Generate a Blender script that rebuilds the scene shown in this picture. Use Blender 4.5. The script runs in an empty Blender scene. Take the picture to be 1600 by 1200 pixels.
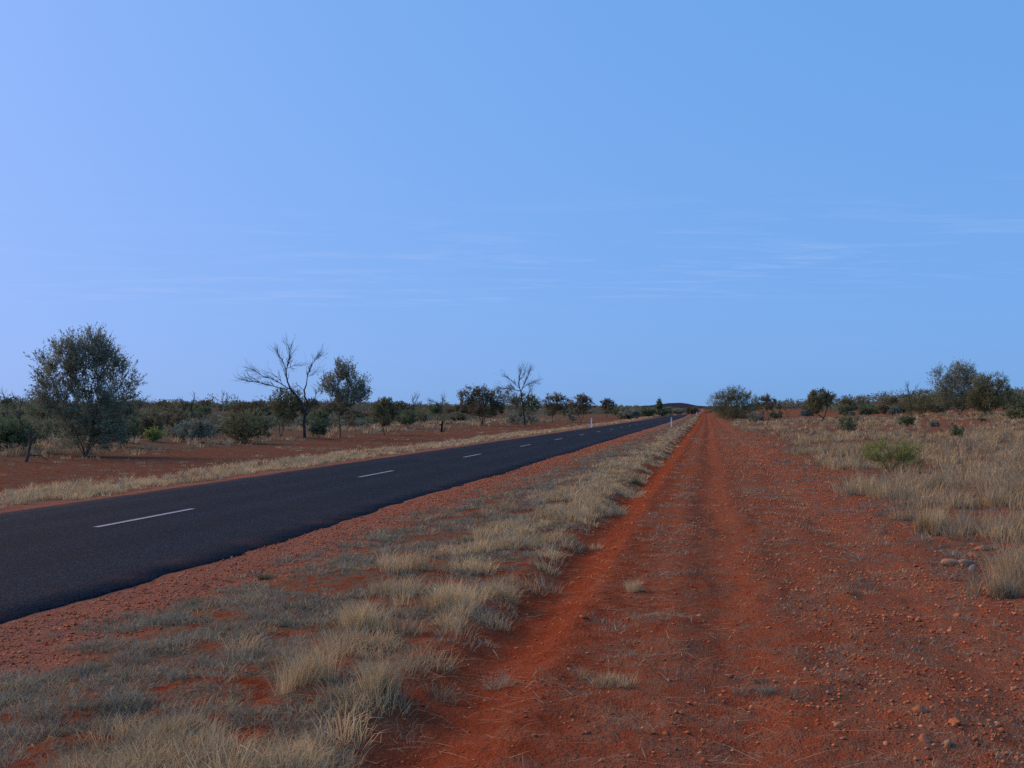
import bpy, math, random
import numpy as np
from mathutils import Vector

R = math.radians
sc = bpy.context.scene
COL = sc.collection
rng = np.random.default_rng(11)

# ------------------------------------------------------------------ camera
# World: +Y runs along the road, +X to its right, the camera stands on the dirt track at x = 0.
FPX, CX, CY, HORIZON_Y, VPX, EYE = 1618.0, 800.0, 600.0, 642.0, 1105.0, 1.8
TH = math.atan((VPX - CX) / FPX)
PH = math.atan((HORIZON_Y - CY) / FPX)
cam = bpy.data.cameras.new('camera')
cam_ob = bpy.data.objects.new('camera', cam)
COL.objects.link(cam_ob)
cam_ob.location = (0, 0, EYE)
cam_ob.rotation_euler = (math.pi / 2 + PH, 0, TH)
cam.sensor_width = 36
cam.lens = FPX / 1600 * 36
cam.clip_start = 0.1
cam.clip_end = 20000
sc.camera = cam_ob

# ------------------------------------------------------------------ sky, sun, exposure
SUN_EL, SUN_AZ = 30.0, -80.0          # azimuth from +Y, negative towards the west (-X)
world = bpy.data.worlds.new('World')
sc.world = world
world.use_nodes = True
wn = world.node_tree
bg = wn.nodes['Background']
sky = wn.nodes.new('ShaderNodeTexSky')
sky.sky_type = 'NISHITA'
sky.sun_disc = False
sky.sun_elevation = R(SUN_EL)
sky.sun_rotation = R(SUN_AZ)
sky.ozone_density = 10
sky.air_density = 1
sky.dust_density = 3
# film response of the pocket camera: each channel compressed, then balanced
split = wn.nodes.new('ShaderNodeSeparateColor')
tint = wn.nodes.new('ShaderNodeCombineColor')
wn.links.new(sky.outputs[0], split.inputs[0])
# keep the pale dust of the lowest degrees instead of the model's dark rim
tc = wn.nodes.new('ShaderNodeTexCoord')
lift = wn.nodes.new('ShaderNodeVectorMath')
lift.operation = 'MULTIPLY_ADD'
lift.inputs[1].default_value = (1, 1, 0.93)
lift.inputs[2].default_value = (0, 0, 0.045)
wn.links.new(tc.outputs['Generated'], lift.inputs[0])
nrm = wn.nodes.new('ShaderNodeVectorMath')
nrm.operation = 'NORMALIZE'
wn.links.new(lift.outputs[0], nrm.inputs[0])
wn.links.new(nrm.outputs[0], sky.inputs[0])
for i, (g, k) in enumerate(((0.46, 1.94), (0.244, 3.50), (0.228, 6.30))):
    pw, ml = wn.nodes.new('ShaderNodeMath'), wn.nodes.new('ShaderNodeMath')
    pw.operation, ml.operation = 'POWER', 'MULTIPLY'
    pw.inputs[1].default_value, ml.inputs[1].default_value = g, k
    wn.links.new(split.outputs[i], pw.inputs[0])
    wn.links.new(pw.outputs[0], ml.inputs[0])
    wn.links.new(ml.outputs[0], tint.inputs[i])
# thin cirrus, laid out on a flat layer high above the ground
geo = wn.nodes.new('ShaderNodeNewGeometry')
sep = wn.nodes.new('ShaderNodeSeparateXYZ')
wn.links.new(geo.outputs['Incoming'], sep.inputs[0])


def wmath(op, a, b=None, c=None):
    n = wn.nodes.new('ShaderNodeMath')
    n.operation = op
    for i, v in enumerate((a, b, c)):
        if v is None:
            continue
        if isinstance(v, (int, float)):
            n.inputs[i].default_value = v
        else:
            wn.links.new(v, n.inputs[i])
    return n.outputs[0]


dz = wmath('MAXIMUM', wmath('MULTIPLY', sep.outputs[2], -1), 0.02)
cx_ = wmath('DIVIDE', wmath('MULTIPLY', sep.outputs[0], -1), dz)
cy_ = wmath('DIVIDE', wmath('MULTIPLY', sep.outputs[1], -1), dz)
comb = wn.nodes.new('ShaderNodeCombineXYZ')
wn.links.new(wmath('MULTIPLY', wmath('ADD', cx_, wmath('MULTIPLY', cy_, 0.35)), 0.55), comb.inputs[0])
wn.links.new(wmath('MULTIPLY', wmath('SUBTRACT', cy_, wmath('MULTIPLY', cx_, 0.25)), 1.5), comb.inputs[1])
cn = wn.nodes.new('ShaderNodeTexNoise')
cn.inputs['Scale'].default_value = 1.5
cn.inputs['Detail'].default_value = 9
cn.inputs['Roughness'].default_value = 0.68
cn.inputs['Distortion'].default_value = 0.6
wn.links.new(comb.outputs[0], cn.inputs['Vector'])
cn2 = wn.nodes.new('ShaderNodeTexNoise')
cn2.inputs['Scale'].default_value = 0.13
cn2.inputs['Detail'].default_value = 2
wn.links.new(comb.outputs[0], cn2.inputs['Vector'])
mr = wn.nodes.new('ShaderNodeMapRange')
mr.inputs[1].default_value, mr.inputs[2].default_value = 0.50, 0.78
wn.links.new(cn.outputs[0], mr.inputs[0])
mr2 = wn.nodes.new('ShaderNodeMapRange')
mr2.inputs[1].default_value, mr2.inputs[2].default_value = 0.42, 0.62
wn.links.new(cn2.outputs[0], mr2.inputs[0])
rho = wmath('SQRT', wmath('ADD', wmath('MULTIPLY', cx_, cx_), wmath('MULTIPLY', cy_, cy_)))
band = []
for a, b in ((4.3, 5.6), (12.5, 9.5)):          # one sheet of cirrus, well out from overhead
    q = wn.nodes.new('ShaderNodeMapRange')
    q.inputs[1].default_value, q.inputs[2].default_value = a, b
    wn.links.new(rho, q.inputs[0])
    band.append(q.outputs[0])
cover = wmath('MULTIPLY', wmath('MULTIPLY', wmath('MULTIPLY', mr.outputs[0], mr2.outputs[0]), wmath('MULTIPLY', band[0], band[1])), 0.45)
cmix = wn.nodes.new('ShaderNodeMix')
cmix.data_type = 'RGBA'
wn.links.new(cover, cmix.inputs[0])
wn.links.new(tint.outputs[0], cmix.inputs[6])
cmix.inputs[7].default_value = (5.2, 6.2, 9.6, 1)
wn.links.new(cmix.outputs[2], bg.inputs[0])
bg.inputs[1].default_value = 0.1

sun = bpy.data.lights.new('sun', 'SUN')
sun_ob = bpy.data.objects.new('sun', sun)
COL.objects.link(sun_ob)
sun.energy = 3.1
sun.angle = R(45)
sun.color = (1.0, 0.62, 0.30)
sd = Vector((math.sin(R(SUN_AZ)) * math.cos(R(SUN_EL)), math.cos(R(SUN_AZ)) * math.cos(R(SUN_EL)), math.sin(R(SUN_EL))))
sun_ob.rotation_euler = sd.to_track_quat('Z', 'Y').to_euler()

vs = sc.view_settings
vs.view_transform = 'Standard'
vs.look = 'None'
vs.exposure = 0.0
vs.gamma = 1.0
vs.use_curve_mapping = False
sc.cycles.use_denoising = False
sc.cycles.max_bounces = 4
sc.cycles.diffuse_bounces = 1
sc.cycles.transparent_max_bounces = 4


# ------------------------------------------------------------------ helpers
def hash2(ix, iy, seed):
    h = (ix.astype(np.int64) * 374761393 + iy.astype(np.int64) * 668265263 + seed * 982451653) & 0xFFFFFFFF
    h = ((h ^ (h >> 13)) * 1274126177) & 0xFFFFFFFF
    h = h ^ (h >> 16)
    return (h & 0xFFFFFF) / float(0xFFFFFF)


def vnoise(x, y, seed=0):
    x = np.asarray(x, float)
    y = np.asarray(y, float)
    ix, iy = np.floor(x), np.floor(y)
    fx, fy = x - ix, y - iy
    fx = fx * fx * (3 - 2 * fx)
    fy = fy * fy * (3 - 2 * fy)
    a, b = hash2(ix, iy, seed), hash2(ix + 1, iy, seed)
    c, d = hash2(ix, iy + 1, seed), hash2(ix + 1, iy + 1, seed)
    return (a * (1 - fx) + b * fx) * (1 - fy) + (c * (1 - fx) + d * fx) * fy


def fbm(x, y, seed=0, octv=4):
    s, a, t = 0.0, 0.5, 0.0
    for i in range(octv):
        s = s + a * vnoise(x * 2 ** i, y * 2 ** i, seed + i * 17)
        t += a
        a *= 0.5
    return s / t * 2 - 1          # about -1..1


def sstep(a, b, x):
    t = np.clip((x - a) / (b - a), 0, 1)
    return t * t * (3 - 2 * t)


ROAD_R, ROAD_L = -5.84, -12.1


def road_shift(y):
    return 9.0 * np.clip((np.asarray(y, float) - 420) / 600, 0, 3) ** 2


def rut_wob(y):
    y = np.asarray(y, float)
    return 0.20 * fbm(y / 8.0, y * 0 + 3.3, 5, 2) + 0.06 * fbm(y / 1.7, y * 0 + 6.1, 6, 2)


def height(x, y, fine=True):
    x = np.asarray(x, float)
    y = np.asarray(y, float)
    xr = x - road_shift(y)
    on_road = sstep(ROAD_L + 0.02, ROAD_L + 0.35, xr) * (1 - sstep(ROAD_R - 0.35, ROAD_R - 0.02, xr))
    off = 1 - on_road
    far = sstep(60, 200, np.hypot(x, y))
    h = 0.07 * fbm(x / 5, y / 5, 1, 3) * (1 - 0.5 * far)
    # dirt track: wheel ruts with soft berms, higher crown between
    tr = sstep(-2.2, -1.2, x) * (1 - sstep(2.3, 3.4, x))
    w = rut_wob(y)
    for cx0, dep, wid in ((-1.52, 0.072, 0.24), (0.08, 0.048, 0.24), (1.75, 0.025, 0.3)):
        d = (x - cx0 - w * (1 + 0.4 * cx0)) / wid
        dep = dep * (0.45 + 1.1 * vnoise(x * 0 + cx0, y / 1.9, 13))
        h = h - dep * np.exp(-d * d) + 0.4 * dep * np.exp(-(np.abs(d) - 1.9) ** 2 * 2)
    # grassed verge slightly mounded
    h = h + 0.07 * sstep(-4.9, -3.6, x) * (1 - sstep(-2.4, -1.6, x))
    # rising, hummocky field east of the track
    fr = sstep(2.4, 5.0, x)
    h = h + fr * (0.08 + 0.16 * fbm(x / 4.0, y / 5.0, 21, 3)) + 0.037 * np.clip(x - 4, 0, 31) * fr
    # west side
    fl = sstep(-13.5, -17, x)
    h = h + fl * 0.12 * fbm(x / 6.0, y / 6.0, 33, 3) + 0.35 * sstep(-22, -30, x)
    # red sand dunes far off both sides of the road corridor
    r = np.hypot(x, y)
    lat = np.abs(x + 9)
    dune = sstep(90, 240, r) * sstep(28, 110, lat)
    h = h + dune * (2.0 + 1.6 * fbm(x / 70, y / 120, 44, 3))
    h = h + 3.4 * np.exp(-((x - 80) / 75) ** 2 - ((y - 330) / 90) ** 2)
    h = h + 5.0 * sstep(950, 1500, y)
    h = h + 2.0 * sstep(350, 700, r) * sstep(60, 200, lat)
    if fine:
        nr = 1 - sstep(12, 40, r)
        rough = 0.6 + 0.5 * vnoise(x / 1.3, y / 1.3, 8)
        h = h + nr * rough * (0.040 * fbm(x / 0.45, y / 0.55, 9, 3) + 0.034 * np.abs(fbm(x / 0.22, y / 0.22, 12, 2)) + 0.014 * fbm(x / 0.11, y / 0.11, 10, 2))
    calm = 1 - 0.75 * np.exp(-((xr - ROAD_R) / 0.45) ** 2) - 0.75 * np.exp(-((xr - ROAD_L) / 0.45) ** 2)
    h = h * off * calm
    # shoulder falls to the underside of the seal
    return h + 0.014 * off * (np.exp(-((xr - ROAD_R) / 0.8) ** 2) + np.exp(-((xr - ROAD_L) / 0.8) ** 2)) - 0.085 * on_road


_f = np.array((-math.sin(TH) * math.cos(PH), math.cos(TH) * math.cos(PH), math.sin(PH)))
_r = np.array((math.cos(TH), math.sin(TH), 0.0))
_u = np.cross(_r, _f)


def ground_at(px, py):
    """where on the terrain the line of sight through a photo pixel lands"""
    d = _f + (px - CX) / FPX * _r - (py - CY) / FPX * _u
    t = 3.5 * 1.004 ** np.arange(1400)
    pz = EYE + d[2] * t
    hz = height(d[0] * t, d[1] * t, False)
    k = int(np.argmax(pz <= hz)) if (pz <= hz).any() else len(t) - 1
    a, b = t[max(k - 1, 0)], t[k]
    for _ in range(14):
        m = 0.5 * (a + b)
        if EYE + d[2] * m <= float(height(d[0] * m, d[1] * m, False)):
            b = m
        else:
            a = m
    return np.array((d[0] * b, d[1] * b, float(height(d[0] * b, d[1] * b, False))))


def ppm(p):
    """photo pixels per metre at a point"""
    return FPX / float(np.dot(p - np.array((0, 0, EYE)), _f))


def mesh_from(name, verts, faces, mat=None, col=None, smooth=False, attrs=None):
    me = bpy.data.meshes.new(name)
    verts = np.asarray(verts, np.float32)
    faces = np.asarray(faces, np.int32)
    k = faces.shape[1]
    me.vertices.add(len(verts))
    me.vertices.foreach_set('co', verts.ravel())
    me.loops.add(faces.size)
    me.loops.foreach_set('vertex_index', faces.ravel())
    me.polygons.add(len(faces))
    me.polygons.foreach_set('loop_start', np.arange(0, faces.size, k, dtype=np.int32))
    if smooth:
        me.polygons.foreach_set('use_smooth', np.ones(len(faces), bool))
    if col is not None:
        a = me.color_attributes.new('tone', 'FLOAT_COLOR', 'POINT')
        c = np.ones((len(verts), 4), np.float32)
        c[:, :3] = col
        a.data.foreach_set('color', c.ravel())
    for n, v in (attrs or {}).items():
        a = me.attributes.new(n, 'FLOAT', 'POINT')
        a.data.foreach_set('value', np.asarray(v, np.float32))
    me.update()
    me.validate()
    if mat:
        me.materials.append(mat)
    return me


def link(name, data, parent=None, loc=None, **props):
    o = bpy.data.objects.new(name, data)
    COL.objects.link(o)
    if parent:
        o.parent = parent
    if loc is not None:
        o.location = tuple(float(v) for v in loc)
    for k, v in props.items():
        o[k] = v
    return o


# ------------------------------------------------------------------ materials
def new_mat(name, rough=0.9, spec=0.15):
    m = bpy.data.materials.new(name)
    m.use_nodes = True
    b = m.node_tree.nodes['Principled BSDF']
    b.inputs['Roughness'].default_value = rough
    b.inputs['Specular IOR Level'].default_value = spec
    return m, m.node_tree, b


class NT:
    def __init__(s, nt):
        s.nt = nt

    def n(s, t, **kw):
        o = s.nt.nodes.new(t)
        for k, v in kw.items():
            setattr(o, k, v)
        return o

    def l(s, a, b):
        s.nt.links.new(a, b)

    def noise(s, scale, detail=3, rough=0.55, vec=None):
        o = s.n('ShaderNodeTexNoise')
        o.inputs['Scale'].default_value = scale
        o.inputs['Detail'].default_value = detail
        o.inputs['Roughness'].default_value = rough
        if vec is not None:
            s.l(vec, o.inputs['Vector'])
        return o.outputs[0]

    def math(s, op, a, b=0.0):
        o = s.n('ShaderNodeMath', operation=op)
        for i, v in enumerate((a, b)):
            if isinstance(v, (int, float)):
                o.inputs[i].default_value = v
            else:
                s.l(v, o.inputs[i])
        return o.outputs[0]

    def ramp(s, v, a, b):
        o = s.n('ShaderNodeMapRange', interpolation_type='SMOOTHSTEP')
        o.inputs[1].default_value, o.inputs[2].default_value = a, b
        s.l(v, o.inputs[0])
        return o.outputs[0]

    def mix(s, f, a, b, mode='MIX'):
        o = s.n('ShaderNodeMix', data_type='RGBA', blend_type=mode)
        for i, v in ((0, f), (6, a), (7, b)):
            if isinstance(v, (int, float)):
                o.inputs[i].default_value = v
            elif isinstance(v, tuple):
                o.inputs[i].default_value = (*v, 1)
            else:
                s.l(v, o.inputs[i])
        return o.outputs[2]

    def attr(s, name):
        o = s.n('ShaderNodeAttribute', attribute_name=name)
        return o.outputs['Fac']

    def pos(s):
        return s.n('ShaderNodeNewGeometry').outputs['Position']


def tone_mat(name, rough=0.85, spec=0.1, grain=0.0, scale=30.0, thin=0.0):
    """colour carried by the mesh leaf by leaf or stone by stone, with optional fine grain"""
    m, nt, b = new_mat(name, rough, spec)
    t = NT(nt)
    a = t.n('ShaderNodeAttribute', attribute_name='tone')
    c = a.outputs['Color']
    if grain:
        v = t.n('ShaderNodeTexCoord').outputs['Object']
        f = t.noise(scale, 4, 0.6, v)
        c = t.mix(t.math('MULTIPLY', t.ramp(f, 0.35, 0.7), grain), c, t.mix(1.0, c, (0.45, 0.42, 0.40), 'MULTIPLY'))
        bp = t.n('ShaderNodeBump')
        bp.inputs['Strength'].default_value = 0.5
        bp.inputs['Distance'].default_value = 0.01
        t.l(f, bp.inputs['Height'])
        t.l(bp.outputs[0], b.inputs['Normal'])
    t.l(c, b.inputs['Base Color'])
    if thin:
        tr = t.n('ShaderNodeBsdfTranslucent')
        t.l(c, tr.inputs['Color'])
        mx = t.n('ShaderNodeMixShader')
        mx.inputs[0].default_value = thin
        t.l(b.outputs[0], mx.inputs[1])
        t.l(tr.outputs[0], mx.inputs[2])
        t.l(mx.outputs[0], nt.nodes['Material Output'].inputs['Surface'])
    return m


M_LEAF = tone_mat('leaf', 0.8, 0.06, thin=0.28)
M_GRASS = tone_mat('dry_grass', 0.9, 0.03, thin=0.3)
M_BARK = tone_mat('bark', 0.95, 0.05, 0.7, 14)
M_STONE = tone_mat('stone', 0.95, 0.05, 0.5, 40)


def soil_material():
    m, nt, b = new_mat('red_soil', 1.0, 0.0)
    t = NT(nt)
    p = t.pos()
    big = t.noise(0.6, 5, 0.6, p)
    mid = t.noise(4.0, 5, 0.62, p)
    fin = t.noise(38.0, 4, 0.6, p)
    c = t.mix(t.ramp(mid, 0.32, 0.68), (0.225, 0.050, 0.020), (0.35, 0.080, 0.032))
    rut = t.math('MULTIPLY', t.attr('rut'), t.ramp(t.math('ADD', big, t.math('MULTIPLY', mid, 0.5)), 0.45, 0.85))
    c = t.mix(t.math('MULTIPLY', rut, 0.7), c, (0.275, 0.058, 0.024))
    c = t.mix(t.attr('dull'), c, t.mix(t.ramp(mid, 0.35, 0.7), (0.15, 0.046, 0.025), (0.235, 0.066, 0.034)))
    # pale crumbly gravel
    vor = t.n('ShaderNodeTexVoronoi', feature='F1')
    vor.inputs['Scale'].default_value = 60
    t.l(p, vor.inputs['Vector'])
    vcol = t.n('ShaderNodeSeparateColor')
    t.l(vor.outputs['Color'], vcol.inputs[0])
    stone = t.math('MULTIPLY', t.ramp(vor.outputs['Distance'], 0.55, 0.25), t.ramp(vcol.outputs[0], 0.35, 0.6))
    peb = t.mix(vcol.outputs[1], (0.46, 0.14, 0.058), (0.50, 0.23, 0.12))
    g = t.math('MULTIPLY', stone, t.math('ADD', t.math('MULTIPLY', t.attr('gravel'), 0.85), 0.12))
    c = t.mix(t.math('MULTIPLY', t.attr('gravel'), 0.7), c, (0.37, 0.118, 0.062))
    c = t.mix(t.math('MULTIPLY', t.attr('shoulder'), 0.8), c, t.mix(t.ramp(fin, 0.35, 0.65), (0.27, 0.118, 0.078), (0.40, 0.185, 0.125)))
    c = t.mix(g, c, peb)
    # dead leaf and grass litter
    lit = t.math('MULTIPLY', t.attr('litter'), t.ramp(t.math('ADD', mid, t.math('MULTIPLY', fin, 0.35)), 0.52, 0.80))
    lc = t.mix(t.ramp(fin, 0.35, 0.65), (0.10, 0.068, 0.044), (0.24, 0.165, 0.10))
    c = t.mix(lit, c, lc)
    c = t.mix(t.math('MULTIPLY', t.ramp(fin, 0.3, 0.7), 0.5), c, t.mix(1.0, c, (0.62, 0.58, 0.56), 'MULTIPLY'))
    t.l(c, b.inputs['Base Color'])
    # tyre tread pressed into the ruts, crumbs and clods elsewhere
    wv = t.n('ShaderNodeTexWave', wave_type='BANDS', bands_direction='Y')
    wv.inputs['Scale'].default_value = 5.5
    wv.inputs['Distortion'].default_value = 1.2
    wv.inputs['Detail'].default_value = 2
    t.l(p, wv.inputs['Vector'])
    clod = t.noise(13.0, 5, 0.65, p)
    tread = t.math('MULTIPLY', wv.outputs['Fac'], t.math('MULTIPLY', t.math('MULTIPLY', t.math('POWER', t.attr('rut'), 4.0), t.ramp(big, 0.45, 0.65)), 0.45))
    hgt = t.math('ADD', t.math('ADD', t.math('MULTIPLY', mid, 0.9), t.math('MULTIPLY', fin, 0.55)),
                 t.math('ADD', tread, t.math('ADD', t.math('MULTIPLY', g, 0.3), t.math('MULTIPLY', clod, 0.9))))
    bp = t.n('ShaderNodeBump')
    bp.inputs['Strength'].default_value = 1.0
    bp.inputs['Distance'].default_value = 0.05
    t.l(hgt, bp.inputs['Height'])
    t.l(bp.outputs[0], b.inputs['Normal'])
    return m


def asphalt_material():
    m, nt, b = new_mat('chip_seal', 0.92, 0.09)
    t = NT(nt)
    p = t.pos()
    vor = t.n('ShaderNodeTexVoronoi', feature='F1')
    vor.inputs['Scale'].default_value = 55
    t.l(p, vor.inputs['Vector'])
    vc = t.n('ShaderNodeSeparateColor')
    t.l(vor.outputs['Color'], vc.inputs[0])
    big = t.noise(0.35, 4, 0.6, p)
    mp = t.n('ShaderNodeMapping')
    mp.inputs['Scale'].default_value = (1.3, 0.04, 1)
    t.l(p, mp.inputs[0])
    streak = t.noise(1.0, 3, 0.6, mp.outputs[0])
    c = t.mix(t.ramp(vc.outputs[0], 0.55, 1.0), (0.0034, 0.0064, 0.0105), (0.022, 0.032, 0.044))
    xyz = t.n('ShaderNodeSeparateXYZ')
    t.l(p, xyz.inputs[0])
    paths = None                                   # tyre-polished lines in both lanes
    for cx0 in (-11.3, -9.75, -8.3, -6.75):
        d = t.math('ABSOLUTE', t.math('ADD', xyz.outputs[0], -cx0))
        q = t.ramp(d, 0.5, 0.1)
        paths = q if paths is None else t.math('MAXIMUM', paths, q)
    c = t.mix(t.math('MULTIPLY', t.math('MULTIPLY', paths, t.ramp(streak, 0.25, 0.75)), 0.9), c, t.mix(1.0, c, (1.3, 1.3, 1.3), 'MULTIPLY'))
    c = t.mix(t.ramp(streak, 0.35, 0.7), c, t.mix(1.0, c, (1.3, 1.3, 1.3), 'MULTIPLY'))
    dustn = t.noise(1.1, 5, 0.65, p)
    de = t.math('MAXIMUM', t.ramp(xyz.outputs[0], -6.7, -5.8), t.ramp(xyz.outputs[0], -11.4, -12.15))
    c = t.mix(t.math('MULTIPLY', t.math('MULTIPLY', de, t.ramp(dustn, 0.45, 0.75)), 0.45), c, (0.16, 0.055, 0.032))
    c = t.mix(t.math('MULTIPLY', t.ramp(big, 0.45, 0.75), 0.35), c, (0.026, 0.025, 0.025))
    t.l(c, b.inputs['Base Color'])
    bp = t.n('ShaderNodeBump')
    bp.inputs['Strength'].default_value = 0.7
    bp.inputs['Distance'].default_value = 0.012
    t.l(t.math('SUBTRACT', 1.0, vor.outputs['Distance']), bp.inputs['Height'])
    t.l(bp.outputs[0], b.inputs['Normal'])
    return m


def paint_material():
    m, nt, b = new_mat('worn_white_paint', 0.7, 0.3)
    t = NT(nt)
    p = t.pos()
    w = t.ramp(t.noise(60, 4, 0.7, p), 0.48, 0.60)
    t.l(t.mix(t.math('MULTIPLY', w, 0.75), (0.33, 0.335, 0.34), (0.05, 0.05, 0.052)), b.inputs['Base Color'])
    return m


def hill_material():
    m, nt, b = new_mat('haze_tinted_scrub_hill', 0.98, 0.0)
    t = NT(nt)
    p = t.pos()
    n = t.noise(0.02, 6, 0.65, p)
    t.l(t.mix(t.ramp(n, 0.35, 0.65), (0.028, 0.034, 0.046), (0.045, 0.042, 0.052)), b.inputs['Base Color'])  # dark scrub colours, with the blue of distant air painted in
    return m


M_SOIL, M_ROAD, M_PAINT, M_HILL = soil_material(), asphalt_material(), paint_material(), hill_material()


def plain_mat(name, c, rough=0.5, spec=0.4, dirt=None):
    m, nt, b = new_mat(name, rough, spec)
    t = NT(nt)
    v = t.n('ShaderNodeTexCoord').outputs['Object']
    n = t.ramp(t.noise(9, 4, 0.6, v), 0.4, 0.75)
    t.l(t.mix(t.math('MULTIPLY', n, 0.35), c, dirt or tuple(q * 0.7 for q in c)), b.inputs['Base Color'])
    return m


M_POST = plain_mat('post_plastic', (0.92, 0.92, 0.90), 0.4, 0.5, (0.80, 0.74, 0.68))
M_RED = plain_mat('red_reflector', (0.45, 0.03, 0.02), 0.25, 0.5)
M_GREY = plain_mat('grey_reflector', (0.5, 0.52, 0.55), 0.25, 0.5)


# ------------------------------------------------------------------ terrain
def grow_axis(start, end, step0, rate):
    out, v = [], start
    while v < end:
        out.append(v)
        v += max(step0, rate * abs(v - start))
    out.append(end)
    return out


xs = np.unique(np.round(np.concatenate((
    -np.array(grow_axis(12.6, 7000, 0.22, 0.045))[::-1],
    np.arange(-12.6, -11.6, 0.06), np.arange(-11.6, -6.4, 0.6), np.arange(-6.4, 4.6, 0.048),
    np.array(grow_axis(4.6, 7000, 0.07, 0.05)))), 4))
ys = np.unique(np.round(np.concatenate((
    -np.array(grow_axis(0, 300, 0.5, 0.15))[::-1], np.arange(0.3, 4.2, 0.12),
    np.arange(4.2, 6.7, 0.05), [6.7 * (1.0135 ** k) for k in range(int(math.log(160 / 6.7) / math.log(1.0135)))],
    [160 * (1.04 ** k) for k in range(int(math.log(7000 / 160) / math.log(1.04)))])), 4))
GX, GY = np.meshgrid(xs, ys)
GZ = height(GX, GY)
nx, ny = len(xs), len(ys)
idx = np.arange(nx * ny).reshape(ny, nx)
quads = np.stack((idx[:-1, :-1], idx[:-1, 1:], idx[1:, 1:], idx[1:, :-1]), -1).reshape(-1, 4)
X, Y, Z = GX.ravel(), GY.ravel(), GZ.ravel()
wob = rut_wob(Y)
jit = 0.35 * fbm(X / 0.9, Y / 1.4, 70, 3)
jx = X + jit
rut = (np.exp(-((X - wob + 1.45) / 0.48) ** 2) + 0.8 * np.exp(-((X - wob - 0.06) / 0.42) ** 2)
       + 0.55 * np.exp(-((X - wob - 2.15) / 0.3) ** 2) * sstep(0.5, 0.6, vnoise(X / 2, Y / 5, 3))
       + 0.35 * sstep(-15.6, -16.6, jx) * (1 - sstep(-23.5, -25.5, jx)))
gravel = (sstep(-7, -5.7, X) * (1 - sstep(-4.7, -4.1, jx)) + 0.9 * sstep(0.5, 2.0, jx) * (1 - sstep(3.2, 4.5, jx))
          + 0.6 * sstep(-12.9, -12.4, jx) * (1 - sstep(-12, -11.5, X)) + 0.25 * sstep(-1, 0, X) * (1 - sstep(0.5, 2, X)))
litter = (sstep(-4.9, -4.2, jx) * (1 - sstep(-2.1, -1.6, jx)) + 0.95 * sstep(2.3, 3.2, jx) + sstep(-12.4, -13, jx) * (1 - sstep(-15.2, -15.9, jx))
          + 1.5 * sstep(-22.5, -26, jx) + 0.75 * sstep(-15.3, -16, jx) + 0.42 * sstep(-1.3, -0.6, jx) * (1 - sstep(2.0, 2.6, jx)) + 0.12)
ground = link('ground', mesh_from('ground', np.stack((X, Y, Z), 1), quads, M_SOIL, smooth=True,
              attrs=dict(rut=np.clip(rut, 0, 1), gravel=np.clip(gravel, 0, 1), dull=0.85 * sstep(-14.5, -16.5, jx),
              shoulder=(1 - sstep(-4.9, -4.0, jx)) * (1 - sstep(-13.5, -14.5, jx)), litter=np.clip(litter, 0, 2))),
              kind='structure', label='red sandy ground with a wheel-rutted dirt track beside the road')

# low ridge on the skyline, where the road disappears
prof = [(700, 640), (800, 639), (880, 638), (935, 636), (985, 635), (1020, 633.5), (1033, 631.5), (1045, 630), (1060, 629.8), (1073, 630.5),
        (1082, 632.5), (1090, 634), (1110, 634.5), (1160, 635), (1240, 634), (1330, 635), (1420, 636), (1500, 638), (1620, 640)]
hv, hf = [], []
D = 4200.0
pxs = np.arange(690, 1630, 4.0)
top = np.interp(pxs, [p[0] for p in prof], [p[1] for p in prof])
for i, (px, ty) in enumerate(zip(pxs, top)):
    d = _f + (px - CX) / FPX * _r
    d = d / np.dot(d, _f) * D
    hgt = EYE + (HORIZON_Y - ty) / FPX * D + 1.6 * float(fbm(px / 14.0, 0.5, 61, 3))
    for k, (dep, fr) in enumerate(((-420, -0.35), (-260, 0.25), (-120, 0.72), (0, 1.0), (160, 0.8), (400, -0.35))):
        q = d * (1 + dep / D)
        hv.append((q[0], q[1], hgt * fr * (1 + 0.06 * float(fbm(px / 9.0, k * 1.7, 62, 2)))))
for i in range(len(pxs) - 1):
    for k in range(5):
        a = i * 6 + k
        hf.append((a, a + 1, a + 7, a + 6))
link('hills', mesh_from('hills', hv, hf, M_HILL, smooth=True), kind='structure', label='low purple ridge on the skyline at the end of the road')

# ------------------------------------------------------------------ road
ry = np.concatenate((np.arange(-40, 0, 1.0), np.arange(0, 50, 0.12), [50 * 1.012 ** k for k in range(int(math.log(1200 / 50) / math.log(1.012)))]))
edge_r = ROAD_R + 0.04 + 0.10 * fbm(ry / 0.55, ry * 0 + 1, 80, 4) + 0.09 * fbm(ry / 5, ry * 0 + 2, 81, 2)
edge_l = ROAD_L + 0.06 * fbm(ry / 0.7, ry * 0 + 4, 82, 4)
sh = road_shift(ry)
cols = np.linspace(0, 1, 13)
rv = []
for j, cfr in enumerate(cols):
    xx = edge_l + (edge_r - edge_l) * cfr
    zz = 0.022 + 0.022 * (1 - (2 * cfr - 1) ** 2) + 0.004 * fbm(xx / 1.5, ry / 3, 83, 2)
    rv.append(np.stack((xx + sh, ry, zz), 1))
rv.insert(0, rv[0] + np.array((-0.012, 0, -0.075)))
rv.append(rv[-1] + np.array((0.02, 0, -0.075)))
rv = np.stack(rv, 1)
nr_, nc_ = rv.shape[:2]
ridx = np.arange(nr_ * nc_).reshape(nr_, nc_)
rq = np.stack((ridx[:-1, :-1], ridx[:-1, 1:], ridx[1:, 1:], ridx[1:, :-1]), -1).reshape(-1, 4)
road = link('road', mesh_from('road', rv.reshape(-1, 3), rq, M_ROAD), kind='structure', label='narrow dark sealed road running straight to the horizon')
CEN = -9.05
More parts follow.
